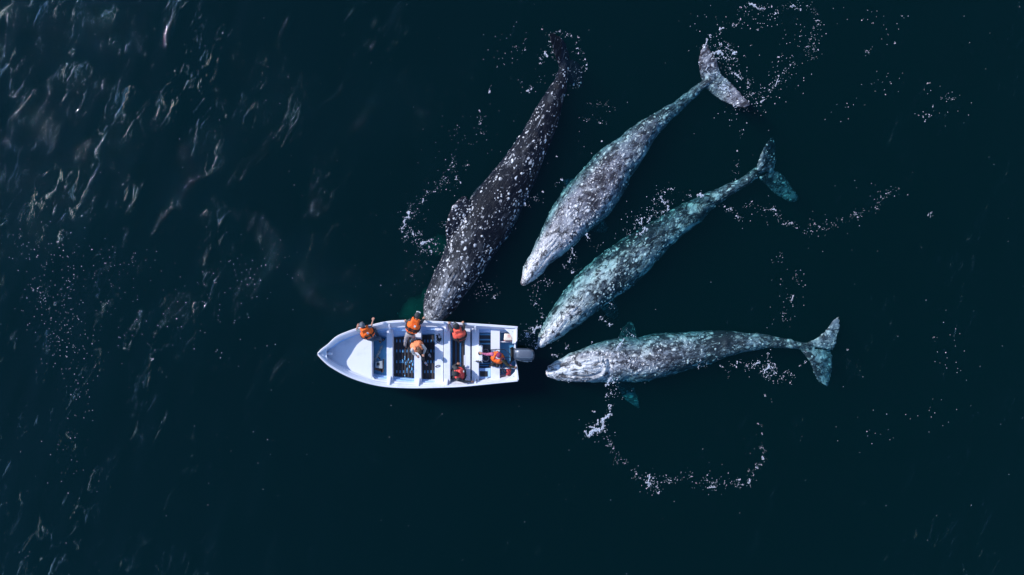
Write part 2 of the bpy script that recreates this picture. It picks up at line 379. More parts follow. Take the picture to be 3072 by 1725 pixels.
def blade(le, trr, thick, n=14, ring=10):
    """tapering fin: leading-edge and trailing-edge 3-D polylines, root to tip"""
    L = catmull([tuple(p) for p in le], n); T = catmull([tuple(p) for p in trr], n)
    vs = []; fs = []
    for i in range(n):
        a = Vector(L[i]); b = Vector(T[i]); d = b - a; nrm = Vector((0, 0, 1))
        th = max(0.018, thick * (1 - 0.75 * i / (n - 1))) * min(1, d.length / 0.35 + 0.15)
        for k in range(ring):
            an = 2 * math.pi * k / ring; u = 0.5 - 0.5 * math.cos(an)
            prof = math.sin(an) * (1.15 - 0.6 * u)
            vs.append(a + d * u + nrm * prof * th)
    for i in range(n - 1):
        for k in range(ring):
            fs.append((i * ring + k, i * ring + (k + 1) % ring, (i + 1) * ring + (k + 1) % ring, (i + 1) * ring + k))
    fs.append(tuple(range(ring))); fs.append(tuple((n - 1) * ring + ring - 1 - k for k in range(ring)))
    return vs, fs

WATERLINE = []
def whale(label, spine, ratio, fins, mat, seed, barn, vox=0.036, ridges=(), dz=0.0):
    global WATERLINE
    wp = []
    for (px, py, hw, zt) in spine:
        zt = zt + dz; r = hw / PXM; cz = zt - r * ratio
        q = P(px, py, cz); wp.append((q.x, q.y, cz, r * (1 - cz / CAMH)))
    n = 90; sp = catmull(wp, n); ring = 28
    C = sp[:, :3]; R = np.maximum(sp[:, 3], 0.05)
    tg = np.gradient(C, axis=0); tg /= np.linalg.norm(tg, axis=1)[:, None]
    side = np.stack([tg[:, 1], -tg[:, 0], np.zeros(n)], 1); side /= np.linalg.norm(side, axis=1)[:, None]
    up = np.cross(side, tg); up *= np.sign(up[:, 2:3])
    slen = np.r_[0, np.cumsum(np.linalg.norm(np.diff(C, axis=0), axis=1))]; L = slen[-1]
    mb = MB(); vs = []; fs = []
    for i in range(n):
        f = slen[i] / L
        rz = R[i] * (ratio if f < 0.55 else ratio * (1 + 0.55 * min(1, (f - 0.55) / 0.25)))   # the stock is deeper than wide
        for k in range(ring):
            a = 2 * math.pi * k / ring
            ca, sa = math.cos(a), math.sin(a)
            e = 0.92; x = math.copysign(abs(ca) ** e, ca) * R[i]; z = math.copysign(abs(sa) ** (0.95 if sa > 0 else 1.0), sa) * (R[i] * ratio if sa > 0 else rz)
            if f < 0.2 and sa < 0: x *= 1 + 0.10 * (1 - f / 0.2)
            vs.append(Vector(C[i] + side[i] * x + up[i] * z))
    for i in range(n - 1):
        for k in range(ring):
            fs.append((i * ring + k, (i + 1) * ring + k, (i + 1) * ring + (k + 1) % ring, i * ring + (k + 1) % ring))
    fs.append(tuple(range(ring))); fs.append(tuple((n - 1) * ring + ring - 1 - k for k in range(ring)))
    mb.add((vs, fs))
    for (le, trr, th) in fins: mb.add(blade([P(*p) for p in le], [P(*p) for p in trr], th))
    me = mb.remesh(vox, 3)
    nv = len(me.vertices); co = np.empty(nv * 3); me.vertices.foreach_get('co', co); co = co.reshape(-1, 3)
    # straightened body coordinates: distance from the nose, sideways, up
    near = np.empty(nv, int)
    for a in range(0, nv, 20000):
        d = ((co[a:a + 20000, None, :] - C[None]) ** 2).sum(2); near[a:a + 20000] = d.argmin(1)
    dv = co - C[near]
    bc = np.stack([slen[near] + (dv * tg[near]).sum(1), (dv * side[near]).sum(1), (dv * up[near]).sum(1)], 1)
    no = np.empty(nv * 3); me.vertices.foreach_get('normal', no); no = no.reshape(-1, 3)
    s_, lat, upv = bc[:, 0], bc[:, 1], bc[:, 2]; rr = R[near]
    d = 0.022 * vnoise(bc * [1.1, 1.8, 1.8], seed) + 0.012 * vnoise(bc * [3.2, 5, 5], seed + 1) + 0.007 * vnoise(bc * [6, 11, 11], seed + 2)
    top = upv > 0
    mid = np.exp(-(lat / 0.16) ** 2) * top
    f = s_ / L
    kn = (f > 0.66) & (f < 0.93)
    d += kn * mid * (0.045 * np.maximum(0, np.sin((f - 0.66) / 0.27 * math.pi * 9)) ** 1.5)          # knuckles along the tail stock
    d += ((f < 0.15) * np.exp(-(lat / 0.09) ** 2) * top * 0.035)                                        # ridge of the rostrum
    d += np.exp(-((f - 0.165) / 0.02) ** 2) * np.exp(-(lat / 0.22) ** 2) * top * 0.06                  # mound of the blowholes
    d -= np.exp(-((f - 0.168) / 0.014) ** 2) * np.exp(-((np.abs(lat) - 0.07) / 0.028) ** 2) * top * 0.07   # the two blowholes
    d -= (f < 0.155) * np.exp(-((np.abs(lat) / rr - (0.80 + 0.0 * f)) / 0.05) ** 2) * (upv > -0.4 * rr) * 0.03  # lip line
    d -= ((f > 0.03) & (f < 0.16)) * np.exp(-((np.abs(lat) - 0.20) / 0.035) ** 2) * top * 0.018
    d += np.where(co[:, 2] < -0.15, 0.035 * vnoise(bc * [2.4, 3.0, 3.0], seed + 5) + 0.02 * vnoise(bc * [7, 7, 7], seed + 6), 0)
    for (ln, off_, amp_, sg_) in ridges:
        pl = np.array([tuple(P(x, y, .15))[:2] for x, y in catmull([(x, y) for x, y in ln], 60)])
        dm = np.sqrt(((co[:, None, :2] - pl[None]) ** 2).sum(2).min(1)); d += amp_ * np.exp(-(dm / sg_) ** 2) * (no[:, 2] > 0.1)
    co2 = co + no * d[:, None]; me.vertices.foreach_set('co', co2.ravel()); me.update()
    at = me.attributes.new('body', 'FLOAT_VECTOR', 'POINT'); at.data.foreach_set('vector', bc.astype(np.float32).ravel())
    wl = np.abs(co2[:, 2] - 0.0) < 0.02; ids = np.nonzero(wl & (no[:, 2] > 0.2))[0]
    WATERLINE += [tuple(co2[i]) for i in np.random.default_rng(seed).permutation(ids)[:170]]
    root = thing('gray_whale', (C[30][0], C[30][1], C[30][2]), label, 'whale', 'gray whales gathered round the boat')
    link('body', me, mat, root, True)
    # barnacles: little domes stuck to the skin, densest on the head
    mb = MB(); rs = np.random.default_rng(seed)
    prob = barn * np.clip(1.5 - f * 2.0, 0.12, 1) * (no[:, 2] > 0.05) * (0.06 + 2.6 * np.clip(vnoise(bc * [1.7, 2.6, 2.6], seed + 9) - 0.12, 0, 1))
    pick = np.nonzero(rs.random(nv) < prob / 38)[0][:1500]
    bv = []; bf = []
    for i in pick:
        nrm = Vector(no[i]); a = nrm.orthogonal().normalized(); b_ = nrm.cross(a); r = float(rs.uniform(0.014, 0.06)) ; c = Vector(co2[i])
        o = len(bv); ph = rs.uniform(0, 6.28)
        for rad, hh in ((1.0, -0.01), (0.62, 0.022)):
            for k in range(6):
                an = ph + k * math.pi / 3; q = rad * r * rs.uniform(0.8, 1.2)
                bv.append(c + (a * math.cos(an) + b_ * math.sin(an)) * q + nrm * hh)
        for k in range(6):
            bf.append((o + k, o + (k + 1) % 6, o + 6 + (k + 1) % 6, o + 6 + k))
        bf.append(tuple(o + 6 + k for k in range(6)))
    if bv: tag(link('barnacles', mesh_py(bv, bf), M['barnacle'], root, True), None, None, None, 'stuff')
    # eyes
    for sg in (-1, 1):
        i = int(np.argmin(np.abs(slen / L - 0.175))); c = Vector(C[i] + side[i] * sg * R[i] * 0.97 - up[i] * R[i] * 0.3)
        e = MB(); e.ell(c, XYZ, (0.05, 0.05, 0.04), 10, 6); link('eye', e.mesh(), M['black'], root, True)
    return root

M['barnacle'] = paint('barnacle', (0.60, 0.59, 0.62), 0.8, (0.35, 0.30, 0.26), 0.6, 14, 0.3)
DK = (0.020, 0.019, 0.027)
mw1 = skin_mat('whale_skin_dark', 0.34, (0.004, 0.006, 0.013), (0.022, 0.028, 0.048), (0.82, 0.86, 0.97), 0.06, 0.5, 1, 0.8, 0.30, 1.3, .8, .10, .10)
mw2 = skin_mat('whale_skin_pale', 0.62, (0.030, 0.028, 0.038), (0.24, 0.25, 0.31), (0.90, 0.92, 0.98), 0.12, 0.85, 2, 0.7, .8, 1.3, .9, .55)
mw3 = skin_mat('whale_skin_patchy', 0.50, (0.022, 0.022, 0.030), (0.24, 0.26, 0.31), (0.92, 0.95, 0.98), 0.13, 0.85, 3, 0.7, .9, 1.0, .95, .95)
mw4 = skin_mat('whale_skin_cloudy', 0.52, (0.032, 0.032, 0.042), (0.30, 0.32, 0.38), (0.90, 0.93, 0.98), 0.15, 0.85, 4, 0.6, 1.0, 1.15, .9, .85)

whale('near-black whale with sparse white spots, snout against the boat side',
      [(1286, 966, 16, .42), (1300, 945, 33, .50), (1318, 910, 47, .55), (1348, 855, 56, .52), (1388, 787, 65, .50), (1419, 727, 75, .48), (1460, 660, 80, .45),
       (1507, 588, 72, .42), (1554, 515, 60, .38), (1587, 455, 50, .34), (1613, 405, 43, .30), (1643, 338, 38, .24), (1663, 291, 29, .18), (1682, 246, 20, .08), (1689, 212, 15, -.02), (1694, 190, 13, -.08)],
      0.85,
      [([(1690, 225, -.15), (1672, 190, -.02), (1656, 145, .22), (1648, 103, .30)], [(1712, 182, -.25), (1706, 150, -.22), (1690, 118, -.10), (1658, 98, .16)], .11),
       ([(1688, 228, -.18), (1706, 247, -.30), (1728, 262, -.40), (1747, 262, -.48)], [(1700, 172, -.22), (1728, 182, -.32), (1748, 212, -.42), (1753, 255, -.5)], .10),
       ([(1345, 752, -.3), (1333, 700, .22), (1341, 652, .36), (1362, 610, .30), (1387, 587, .20)], [(1430, 700, -.25), (1421, 668, .12), (1417, 640, .26), (1414, 612, .24), (1403, 590, .18)], .13),
       ([(1500, 745, -1.0), (1515, 720, -1.5), (1530, 690, -2.0), (1560, 650, -2.3)], [(1530, 700, -1.0), (1545, 680, -1.5), (1560, 660, -2.0), (1566, 645, -2.3)], .12)],
      mw1, 11, 0.8)
whale('pale mottled whale at the surface, its pointed snout in open water',
      [(1568, 853, 7, .04), (1578, 838, 15, .10), (1599, 806, 26, .12), (1632, 760, 37, .13), (1676, 706, 54, .12), (1712, 656, 67, .10), (1760, 603, 75, .08), (1806, 549, 72, .05),
       (1846, 492, 62, .0), (1893, 447, 48, -.06), (1935, 399, 36, -.10), (1982, 356, 25, -.25), (2035, 318, 17, -.35), (2085, 274, 13, -.30), (2120, 246, 12, -.12), (2140, 232, 12, -.08)],
      0.85,
      [([(2112, 262, -.35), (2100, 225, -.15), (2096, 175, .02), (2110, 132, .10)], [(2168, 228, -.2), (2158, 200, -.08), (2145, 168, .03), (2118, 130, .08)], .12),
       ([(2118, 268, -.35), (2140, 288, -.25), (2180, 308, -.10), (2225, 322, .02), (2250, 318, .05)], [(2165, 225, -.2), (2190, 243, -.12), (2212, 268, -.02), (2236, 295, .03), (2251, 314, .04)], .12),
       ([(1735, 590, -.9), (1712, 572, -1.1), (1692, 552, -1.2), (1683, 540, -1.3)], [(1760, 550, -.9), (1735, 540, -1.1), (1712, 534, -1.2), (1690, 536, -1.3)], .10),
       ([(1770, 690, -1.2), (1795, 700, -1.7), (1820, 700, -2.2)], [(1800, 650, -1.2), (1820, 670, -1.7), (1830, 690, -2.2)], .10)],
      mw2, 22, 1.4)
whale('patchy greenish whale just below the surface, snout nearly touching the outboard motor',
      [(1618, 1036, 9, .05), (1630, 1020, 17, .08), (1648, 1001, 28, .08), (1686, 958, 44, .04), (1727, 917, 54, -.02), (1771, 873, 61, -.06), (1832, 823, 66, -.10), (1892, 776, 64, -.14),
       (1951, 727, 52, -.20), (2013, 681, 43, -.26), (2076, 639, 36, -.30), (2138, 596, 24, -.26), (2191, 567, 17, -.22), (2235, 543, 14, -.28), (2265, 519, 13, -.40), (2288, 505, 12, -.6)],
      0.85,
      [([(2268, 515, -.35), (2276, 480, -.20), (2292, 440, -.30), (2312, 412, -.6)], [(2322, 512, -.6), (2328, 480, -.75), (2330, 445, -.85), (2320, 412, -.9)], .11),
       ([(2275, 535, -.55), (2300, 562, -.75), (2335, 590, -.9), (2370, 606, -.95), (2398, 602, -1.0)], [(2325, 508, -.65), (2350, 524, -.8), (2372, 550, -.9), (2388, 578, -.95), (2399, 598, -1.0)], .11),
       ([(1800, 925, -1.2), (1820, 950, -1.7), (1850, 965, -2.2)], [(1840, 890, -1.2), (1855, 920, -1.7), (1860, 955, -2.2)], .10)],
      mw3, 33, 1.2, dz=-.06)
whale('lowest whale, arched snout facing the stern, pale flukes spread far right',
      [(1640, 1121, 8, .14), (1652, 1118, 17, .20), (1668, 1114, 25, .24), (1697, 1108, 36, .26), (1755, 1097, 49, .26), (1808, 1087, 60, .12), (1860, 1080, 64, .04), (1920, 1077, 66, .0), (1980, 1065, 66, -.03),
       (2040, 1055, 60, -.08), (2100, 1046, 52, -.13), (2160, 1034, 42, -.17), (2220, 1027, 31, -.20), (2290, 1025, 22, -.24), (2350, 1030, 14, -.28), (2410, 1038, 11, -.30), (2440, 1044, 11, -.33)],
      0.85,
      [([(2412, 1030, -.32), (2455, 1012, -.25), (2482, 980, -.16), (2505, 955, -.14), (2519, 947, -.15)], [(2500, 1052, -.40), (2512, 1018, -.30), (2519, 985, -.24), (2521, 960, -.18), (2522, 948, -.16)], .11),
       ([(2400, 1050, -.40), (2425, 1080, -.28), (2438, 1115, -.32), (2458, 1148, -.36), (2483, 1160, -.42)], [(2498, 1045, -.6), (2497, 1080, -.62), (2495, 1115, -.62), (2490, 1140, -.62), (2485, 1160, -.62)], .11),
       ([(1840, 1045, -.9), (1855, 1012, -1.0), (1870, 980, -1.05), (1888, 960, -1.1)], [(1905, 1035, -.9), (1912, 1010, -1.0), (1910, 985, -1.05), (1897, 963, -1.1)], .10),
       ([(1830, 1130, -.9), (1848, 1160, -1.4), (1872, 1195, -1.4), (1915, 1226, -1.45)], [(1880, 1130, -.9), (1896, 1155, -1.3), (1912, 1180, -1.35), (1920, 1224, -1.45)], .12)],
      mw4, 44, 1.2, dz=-.03, ridges=[([(1648, 1104), (1690, 1094), (1735, 1086), (1780, 1080), (1805, 1086), (1816, 1104), (1808, 1124), (1780, 1136)], 0, .085, .055),
                            ([(1644, 1114), (1690, 1127), (1735, 1131), (1780, 1128), (1803, 1118)], 0, -.085, .040), ([(1690, 1082), (1740, 1074), (1790, 1066), (1824, 1076), (1832, 1104)], 0, -.09, .055)])
# ------------------------------------------------------------------ the boat
bo = P(1270, 1062, 0)
boat = thing('panga_boat', (bo.x, bo.y, 0), 'long white open fishing boat with pointed bow, thwarts and slatted floor', 'boat')
def part(name, me, mat, parent=None, smooth=False, label=None, kind=None):
    return tag(link(name, me, mat, parent or boat, smooth), label, None, None, kind)
ZG = lambda x: 0.74 + 0.50 * max(0, (1180 - x) / 227.0) ** 1.6
port = [(953.5, 1061), (957, 1056), (968, 1046), (983, 1035), (1009, 1011), (1041, 996.5), (1071, 986), (1116, 975.5), (1156, 966.5), (1201, 962.5), (1250, 962.5), (1300, 964.5), (1380, 969.5), (1466, 975), (1551, 981)]
stbd = [(953.5, 1063), (957, 1067.5), (968, 1079), (983, 1093), (1009, 1110), (1041, 1127), (1071, 1139), (1116, 1152), (1156, 1159), (1201, 1162), (1250, 1163), (1300, 1162), (1380, 1159), (1466, 1151), (1556, 1142)]
fl_p = [(953, 1062), (1040, 1030), (1117, 1010), (1180, 1010), (1217, 1007), (1264, 1003), (1304, 1001), (1350, 1000), (1437, 998), (1560, 1000)]
fl_s = [(953, 1062), (1040, 1096), (1117, 1122), (1180, 1129), (1217, 1134), (1264, 1137), (1304, 1139), (1350, 1141), (1437, 1136), (1560, 1128)]
def lerp_line(L, x): return float(np.interp(x, [p[0] for p in L], [p[1] for p in L]))
FZ = 0.12
sx_ = np.unique(np.r_[np.linspace(954, 985, 7), np.linspace(985, 1120, 12), np.linspace(1120, 1552, 22)])
pc = catmull([(x, y) for x, y in port], 120); scv_ = catmull([(x, y) for x, y in stbd], 120)
def edge(Lc, x): return float(np.interp(x, Lc[:, 0], Lc[:, 1]))
rows = []
for x in sx_:
    zg = ZG(x); yp, ys2 = edge(pc, x), edge(scv_, x); mid_ = (yp + ys2) / 2; half = (ys2 - yp) / 2
    gp, gs = P(x, yp, zg), P(x, ys2, zg); fp, fs_ = P(x, lerp_line(fl_p, x), FZ), P(x, lerp_line(fl_s, x), FZ)
    wdt = gp.y - gs.y; rim = min(0.055, wdt * 0.3)
    X0 = gp.x
    cen = (gp.y + gs.y) / 2; bl = min(1, wdt / 1.2)
    kz = -0.28 * bl + (1 - bl) * (zg - 0.5)
    ch = lambda g: Vector((X0 * 1.0, cen + (g.y - cen) * 0.78, 0.02 + (1 - bl) * 0.25))
    low_ = lambda g: Vector((X0, cen + (g.y - cen) * 0.5, kz * 0.7))
    def wall(g, f, sgn):
        gi = Vector((X0, g.y - sgn * rim, zg)); out = [gi, Vector((X0, gi.y, zg - 0.07))]
        e = Vector((X0, f.y, FZ)) if (g.y - f.y) * sgn > rim else Vector((X0, gi.y - sgn * 0.02, FZ))
        if wdt < 0.35: e = Vector((X0, cen, FZ))
        for t, off in ((0.10, .018), (0.30, .0), (0.32, .030), (0.55, .0), (0.57, .035), (0.80, 0.0), (0.82, .03)):
            y = gi.y + (e.y - gi.y) * (t ** 1.05) ; z = (zg - .07) + (FZ - zg + .07) * t
            out.append(Vector((X0, y - sgn * off * bl, z)))
        out.append(e); return out
    A = wall(gp, fp, 1); B = wall(gs, fs_, -1)
    r = [Vector((X0, cen, kz)), low_(gp), ch(gp), Vector((X0, cen + (gp.y - cen) * 0.95, zg - 0.10)), Vector((X0, gp.y, zg - 0.09)), gp] + A + B[::-1] + [gs, Vector((X0, gs.y, zg - 0.09)), Vector((X0, cen + (gs.y - cen) * 0.95, zg - 0.10)), ch(gs), low_(gs)]
    rows.append(r)
nr = len(rows[0]); vs = [v for r in rows for v in r]; fs = []; mi = []
na = 10
for i in range(len(rows) - 1):
    for k in range(nr):
        k2 = (k + 1) % nr
        fs.append((i * nr + k, i * nr + k2, (i + 1) * nr + k2, (i + 1) * nr + k))
        mi.append(2 if k == 6 + na - 1 else (1 if (6 + 4 <= k <= 6 + na + 3) else 0))  # blue lower walls; painted higher on the port side to imitate its shade
fs.append(tuple(range(nr))); mi.append(0)
fs.append(tuple((len(rows) - 1) * nr + k for k in (0, 1, 2, 3, 4, 5, 6, 7, 8, 9, 10, 11, 12, 13, 14, 15, 16, 17, 18, 19, 20, 21, 22, 23, 24, 25, 26, 27, 28, 29, 30) if k < nr)); mi.append(0)
me = mesh_py(vs, fs); me.polygons.foreach_set('material_index', mi)
bm = bmesh.new(); bm.from_mesh(me); bmesh.ops.recalc_face_normals(bm, faces=bm.faces); bm.to_mesh(me); bm.free()
part('hull', me, [M['gelcoat'], M['liner'], M['sole']])
# rub rail along both sheer lines
for Lc, nm in ((pc, 1), (scv_, -1)):
    mb = MB(); mb.tube([P(x, edge(Lc, x), ZG(x) - 0.02) for x in np.linspace(954.5, 1552, 60)], 0.028, 6)
    part('rub_rail', mb.mesh(), M['gelcoat'], None, True)
# bow plate, samson post, foredeck
part('bow_plate', prism([(957, 1062), (968, 1051), (980, 1041), (979, 1060), (982, 1084), (970, 1077)], 1.0, 1.06, .01), M['gelcoat'])
part('mooring_post', prism(rect(979, 994, 1058.5, 1065), 0.70, 0.93, .012), M['gelcoat'])
def inner(x, side, z, m=0.07):
    """x,y (pixels) of the hull's inner face at height z"""
    Lc, fl = (pc, fl_p) if side > 0 else (scv_, fl_s)
    zg = ZG(x); t = np.clip((zg - z) / (zg - FZ), 0, 1); g0 = P(x, edge(Lc, x), zg); f0 = P(x, lerp_line(fl, x), FZ)
    y = g0.y - side * 0.05 + (f0.y - g0.y + side * 0.05) * t
    return Vector((g0.x, y + side * 0.012, z))
def span(x0, x1, z0, z1, n=2, bevel=0.014, dz=0):
    """a thwart reaching from wall to wall between two stations"""
    xs_ = np.linspace(x0, x1, n); kx = (1 - z1 / CAMH) / (1 - 0.7 / CAMH)
    a = [inner(CX + (x - CX) * kx / 1.0, 1, z1) for x in xs_]; b = [inner(CX + (x - CX) * kx, -1, z1) for x in xs_][::-1]
    pts = [Vector((P(x, 0, z1).x, q.y, z1)) for x, q in zip(list(xs_) + list(xs_[::-1]), a + b)]
    return prism(pts, z0, z1, bevel)
DZ = 0.55
dk = []
for x in np.linspace(984, 1116, 16): dk.append(Vector((P(x, 0, DZ).x, inner(x, 1, DZ).y, DZ)))
dk2 = []
for x in np.linspace(984, 1116, 16)[::-1]: dk2.append(Vector((P(x, 0, DZ).x, inner(x, -1, DZ).y, DZ)))
part('foredeck', prism(dk + dk2, 0.2, DZ, .02), M['gelcoat'])
gus = [P(1116.5, 1128, DZ), P(1131, 1146, DZ), Vector((P(1131, 0, DZ).x, inner(1131, -1, DZ).y, DZ)), Vector((P(1116.5, 0, DZ).x, inner(1117, -1, DZ).y, DZ))]
part('deck_gusset', prism(gus, 0.5, DZ - .004, .006), M['gelcoat'])
for a, b, z in ((1160, 1178, .44), (1243, 1263.5, .44)):
    part('thwart', span(a, b, FZ - .02, z), M['gelcoat'])
part('seat_board', span(1304.6, 1329.3, FZ - .02, .42), M['gelcoat'])
part('thwart', span(1331, 1350.5, FZ - .02, .52), M['gelcoat'])
part('thwart', span(1395, 1411.0, FZ - .02, .46), M['gelcoat'])
part('thwart', span(1415.5, 1436.5, FZ - .02, .50), M['gelcoat'])
part('thwart', span(1472.5, 1499.5, FZ - .02, .42), M['gelcoat'])
# knees standing on the thwart ends, up to the gunwale
for x, z0 in ((1168, .44), (1255, .44), (1340.5, .52), (1426, .5)):
    for sd in (1, -1):
        a = inner(x, sd, ZG(x) - .06); b = inner(x, sd, z0)
        kz1 = ZG(x) - .04; Xc = P(x, 0, .6).x
        wd = 0.035; ln = 0.20
        bmk = bmesh.new()
        pr = [(a.y + sd * .03, kz1), (a.y - sd * .05, kz1), (b.y - sd * ln, z0 + .01), (b.y + sd * .05, z0 + .01)]
        A_ = [bmk.verts.new((Xc - wd, y, z)) for y, z in pr]; B_ = [bmk.verts.new((Xc + wd, y, z)) for y, z in pr]
        bmk.faces.new(A_); bmk.faces.new(B_[::-1])
        for k in range(4): bmk.faces.new((A_[k], B_[k], B_[(k + 1) % 4], A_[(k + 1) % 4]))
        part('knee', finish(bmk, .008), M['gelcoat'])
# bilge, cross battens and the long dark floor slats
for a, b in ((1179.5, 1241.5), (1265, 1303.5), (1352, 1393.5)):
    part('bilge_pan', prism([(a, lerp_line(fl_p, a) + 2), (b, lerp_line(fl_p, b) + 2), (b, lerp_line(fl_s, b) - 1), (a, lerp_line(fl_s, a) - 1)], FZ - .03, FZ + .006, 0), M['bilge'])
for a, b in ((1181, 1241), (1266, 1303)):
    for y in (1023, 1053, 1085, 1115):
        part('batten', prism(rect(a, b, y - 4.0, y + 4.0), FZ + .008, FZ + .03, .003), M['batten'])
    n_ = round((b - a) / 9.3); pt = (b - a) / n_
    for i in range(n_):
        x0 = a + i * pt + 1.1 + random.uniform(-.3, .3); x1 = x0 + pt - 3.6
        part('slat', prism([(x0, lerp_line(fl_p, x0) + 5 + random.uniform(-1, 1)), (x1, lerp_line(fl_p, x1) + 5), (x1, lerp_line(fl_s, x1) - 3), (x0, lerp_line(fl_s, x0) - 3 + random.uniform(-1, 1))], FZ + .033, FZ + .055, .004), M['slat'])
for i, (a, b) in enumerate(((1358, 1366), (1369.5, 1377.5), (1385, 1391))):
    part('slat', prism(rect(a, b, 1004, 1136), FZ + .033, FZ + .055, .004), M['slat'])
for a, b in ((1353, 1357), (1367, 1368.8), (1379, 1383.5)):
    part('batten', prism(rect(a, b, 1003, 1138), FZ + .01, FZ + .03, .003), M['batten'])
for k in range(16):
    x, y = random.gauss(1222, 12), random.gauss(1083, 16)
    if 1183 < x < 1240: 
        vs_p, fs_p = [], []; c = P(x, y, FZ + .059); n_ = 8; L_ = random.uniform(.03, .08)
        for q_ in range(n_): a = q_ * 2 * math.pi / n_; vs_p.append(c + Vector((math.cos(a) * .022 * random.uniform(.6, 1.2), math.sin(a) * L_ * random.uniform(.7, 1.1), 0)))
        for q_ in range(n_): vs_p.append(vs_p[q_] - Vector((0, 0, .005)))
        fs_p = [tuple(range(n_))] + [(q_, (q_ + 1) % n_, n_ + (q_ + 1) % n_, n_ + q_) for q_ in range(n_)]
        part('worn_spot', mesh_py(vs_p, fs_p), M['batten'])
part('trim_board', prism(rect(1391.5, 1394.6, 1066, 1096), .30, .47, .006), M['gelcoat'])
# aft cockpit between the last two thwarts
part('bilge_pan', prism(rect(1438, 1471.5, 1002, 1103), FZ - .03, FZ + .008, 0), M['bilge'])
for y in (996, 1003.5, 1019, 1031, 1090, 1097):
    part('batten', prism(rect(1438.5, 1471.5, y - 2.2, y + 2.2), FZ + .01, FZ + .045, .006), M['sole'])
part('side_bench', prism([(1437.5, 1104.5), (1472, 1104.5), (1472, 1140), (1437.5, 1141)], FZ - .02, .30, .012), M['liner'])
part('hatch', prism(rect(1439.5, 1463, 1113.5, 1130), .302, .312, .004), M['black'])
part('side_bench', prism([(1437.5, 985), (1499, 987.5), (1499, 993), (1437.5, 990.5)], FZ - .02, .34, .01), M['liner'])
# transom, quarter decks, well dividers
part('transom', prism([(1543, 1030), (1547.5, 1029), (1546.6, 1084), (1542, 1084)], -.2, .55, .012), M['gelcoat'])
part('quarter_deck', prism([(1510.5, 984.2), (1550, 986.5), (1552.5, 990), (1551.5, 1021), (1546, 1030), (1537, 1031), (1537.5, 1014), (1527, 998)], .58, .66, .016), M['gelcoat'])
part('quarter_deck', prism([(1552.5, 1103), (1556, 1139), (1552.5, 1142), (1497, 1146), (1519, 1138), (1534, 1127), (1545, 1115), (1547, 1103)], .58, .66, .016), M['gelcoat'])
part('transom_corner', prism([(1546, 984), (1552, 984.5), (1551.5, 1022), (1546, 1030)], -.2, .73, .012), M['gelcoat'])
part('transom_corner', prism([(1547, 1085), (1552, 1100), (1556.5, 1140), (1550, 1140), (1546, 1103)], -.2, .73, .012), M['gelcoat'])
part('well_divider', prism(rect(1500, 1536, 1024, 1026.8), FZ, .36, .006), M['gelcoat'])
part('well_divider', prism(rect(1500, 1546, 1103.5, 1106.5), FZ, .40, .006), M['gelcoat'])
for x, y, z in ((1425.7, 980, .51), (1430, 1140.5, .51), (1538, 995, .665), (1541.5, 1129, .665), (1317, 984, .43)):
    mb = MB(); mb.ell(P(x, y, z), XYZ, (.025, .025, .02) if x < 1500 and x > 1320 else (.012, .012, .012), 10, 6); part('bolt', mb.mesh(), M['black'])
mb = MB(); ang = [P(1313 + 7 * math.cos(a) - 0, 1098.5 - 0.25 * 7 * math.cos(a) + 2.6 * math.sin(a), .435) for a in np.linspace(0, 5.6, 14)]
tag(link('cord_loop', MB().tube(ang, .010, 6).mesh(), M['hose']), 'thin cord loop lying on the white seat board amidships', 'cord')
# steering console with lever and grab bar
cons = part('console', prism([(1436.8, 1038), (1443, 1038.3), (1446.5, 1042), (1447, 1082), (1436.8, 1083.5)], FZ, .78, .02), M['gelcoat'])
part('throttle_lever', MB().cap(P(1440, 1060, .78), P(1436, 1060, .92), .02, .028).box(P(1439, 1060, .79), XYZ, (.045, .06, .02)).mesh(), M['black'], cons)
part('grab_bar', MB().cap(P(1422.5, 1083.5, .60), P(1446, 1084.5, .74), .02).cap(P(1445.5, 1080, .74), P(1447, 1088.5, .74), .018).mesh(), M['steel'], cons)
part('grip', MB().cap(P(1429.5, 1083.8, .645), P(1443, 1084.3, .725), .034).mesh(), M['black'], cons)

# ---- outboard motor
mo = P(1572, 1065, .9)
motor = thing('outboard_motor', (mo.x, mo.y, .2), 'silver grey outboard motor clamped to the stern transom', 'motor')
ol = [(1541, 1049), (1546, 1045.5), (1556, 1044.2), (1584, 1044.5), (1596, 1048), (1602.5, 1055), (1604.5, 1065), (1602.5, 1076), (1597, 1082), (1588, 1084.8), (1566, 1084), (1548, 1079), (1540.5, 1074)]
c0 = (1572, 1064.5); vs = []; fs = []
for s_, z in ((.90, .62), (.985, .70), (1.0, .84), (.985, .94), (.93, 1.02), (.80, 1.075), (.5, 1.10)):
    for x, y in ol: vs.append(P(c0[0] + (x - c0[0]) * s_, c0[1] + (y - c0[1]) * s_, z))
n_ = len(ol)
for i in range(6):
    for k in range(n_): fs.append((i * n_ + k, i * n_ + (k + 1) % n_, (i + 1) * n_ + (k + 1) % n_, (i + 1) * n_ + k))
fs.append(tuple(range(n_))); fs.append(tuple(6 * n_ + k for k in range(n_)))
mc = MB().add((vs, fs)).mesh(); cw = part('cowl', mc, M['cowl_dark'], motor, True)
ol2 = [(1550, 1052), (1553, 1049.5), (1585, 1049), (1594, 1051), (1598.5, 1057), (1599.5, 1065), (1597, 1073), (1590, 1076), (1562, 1075), (1549, 1071.5)]
c1 = (1575, 1062.5); vs = []; fs = []
for s_, z in ((1.06, 1.045), (1.0, 1.085), (.86, 1.115), (.5, 1.135), (.1, 1.14)):
    for x, y in ol2: vs.append(P(c1[0] + (x - c1[0]) * s_, c1[1] + (y - c1[1]) * s_, z))
n_ = len(ol2)
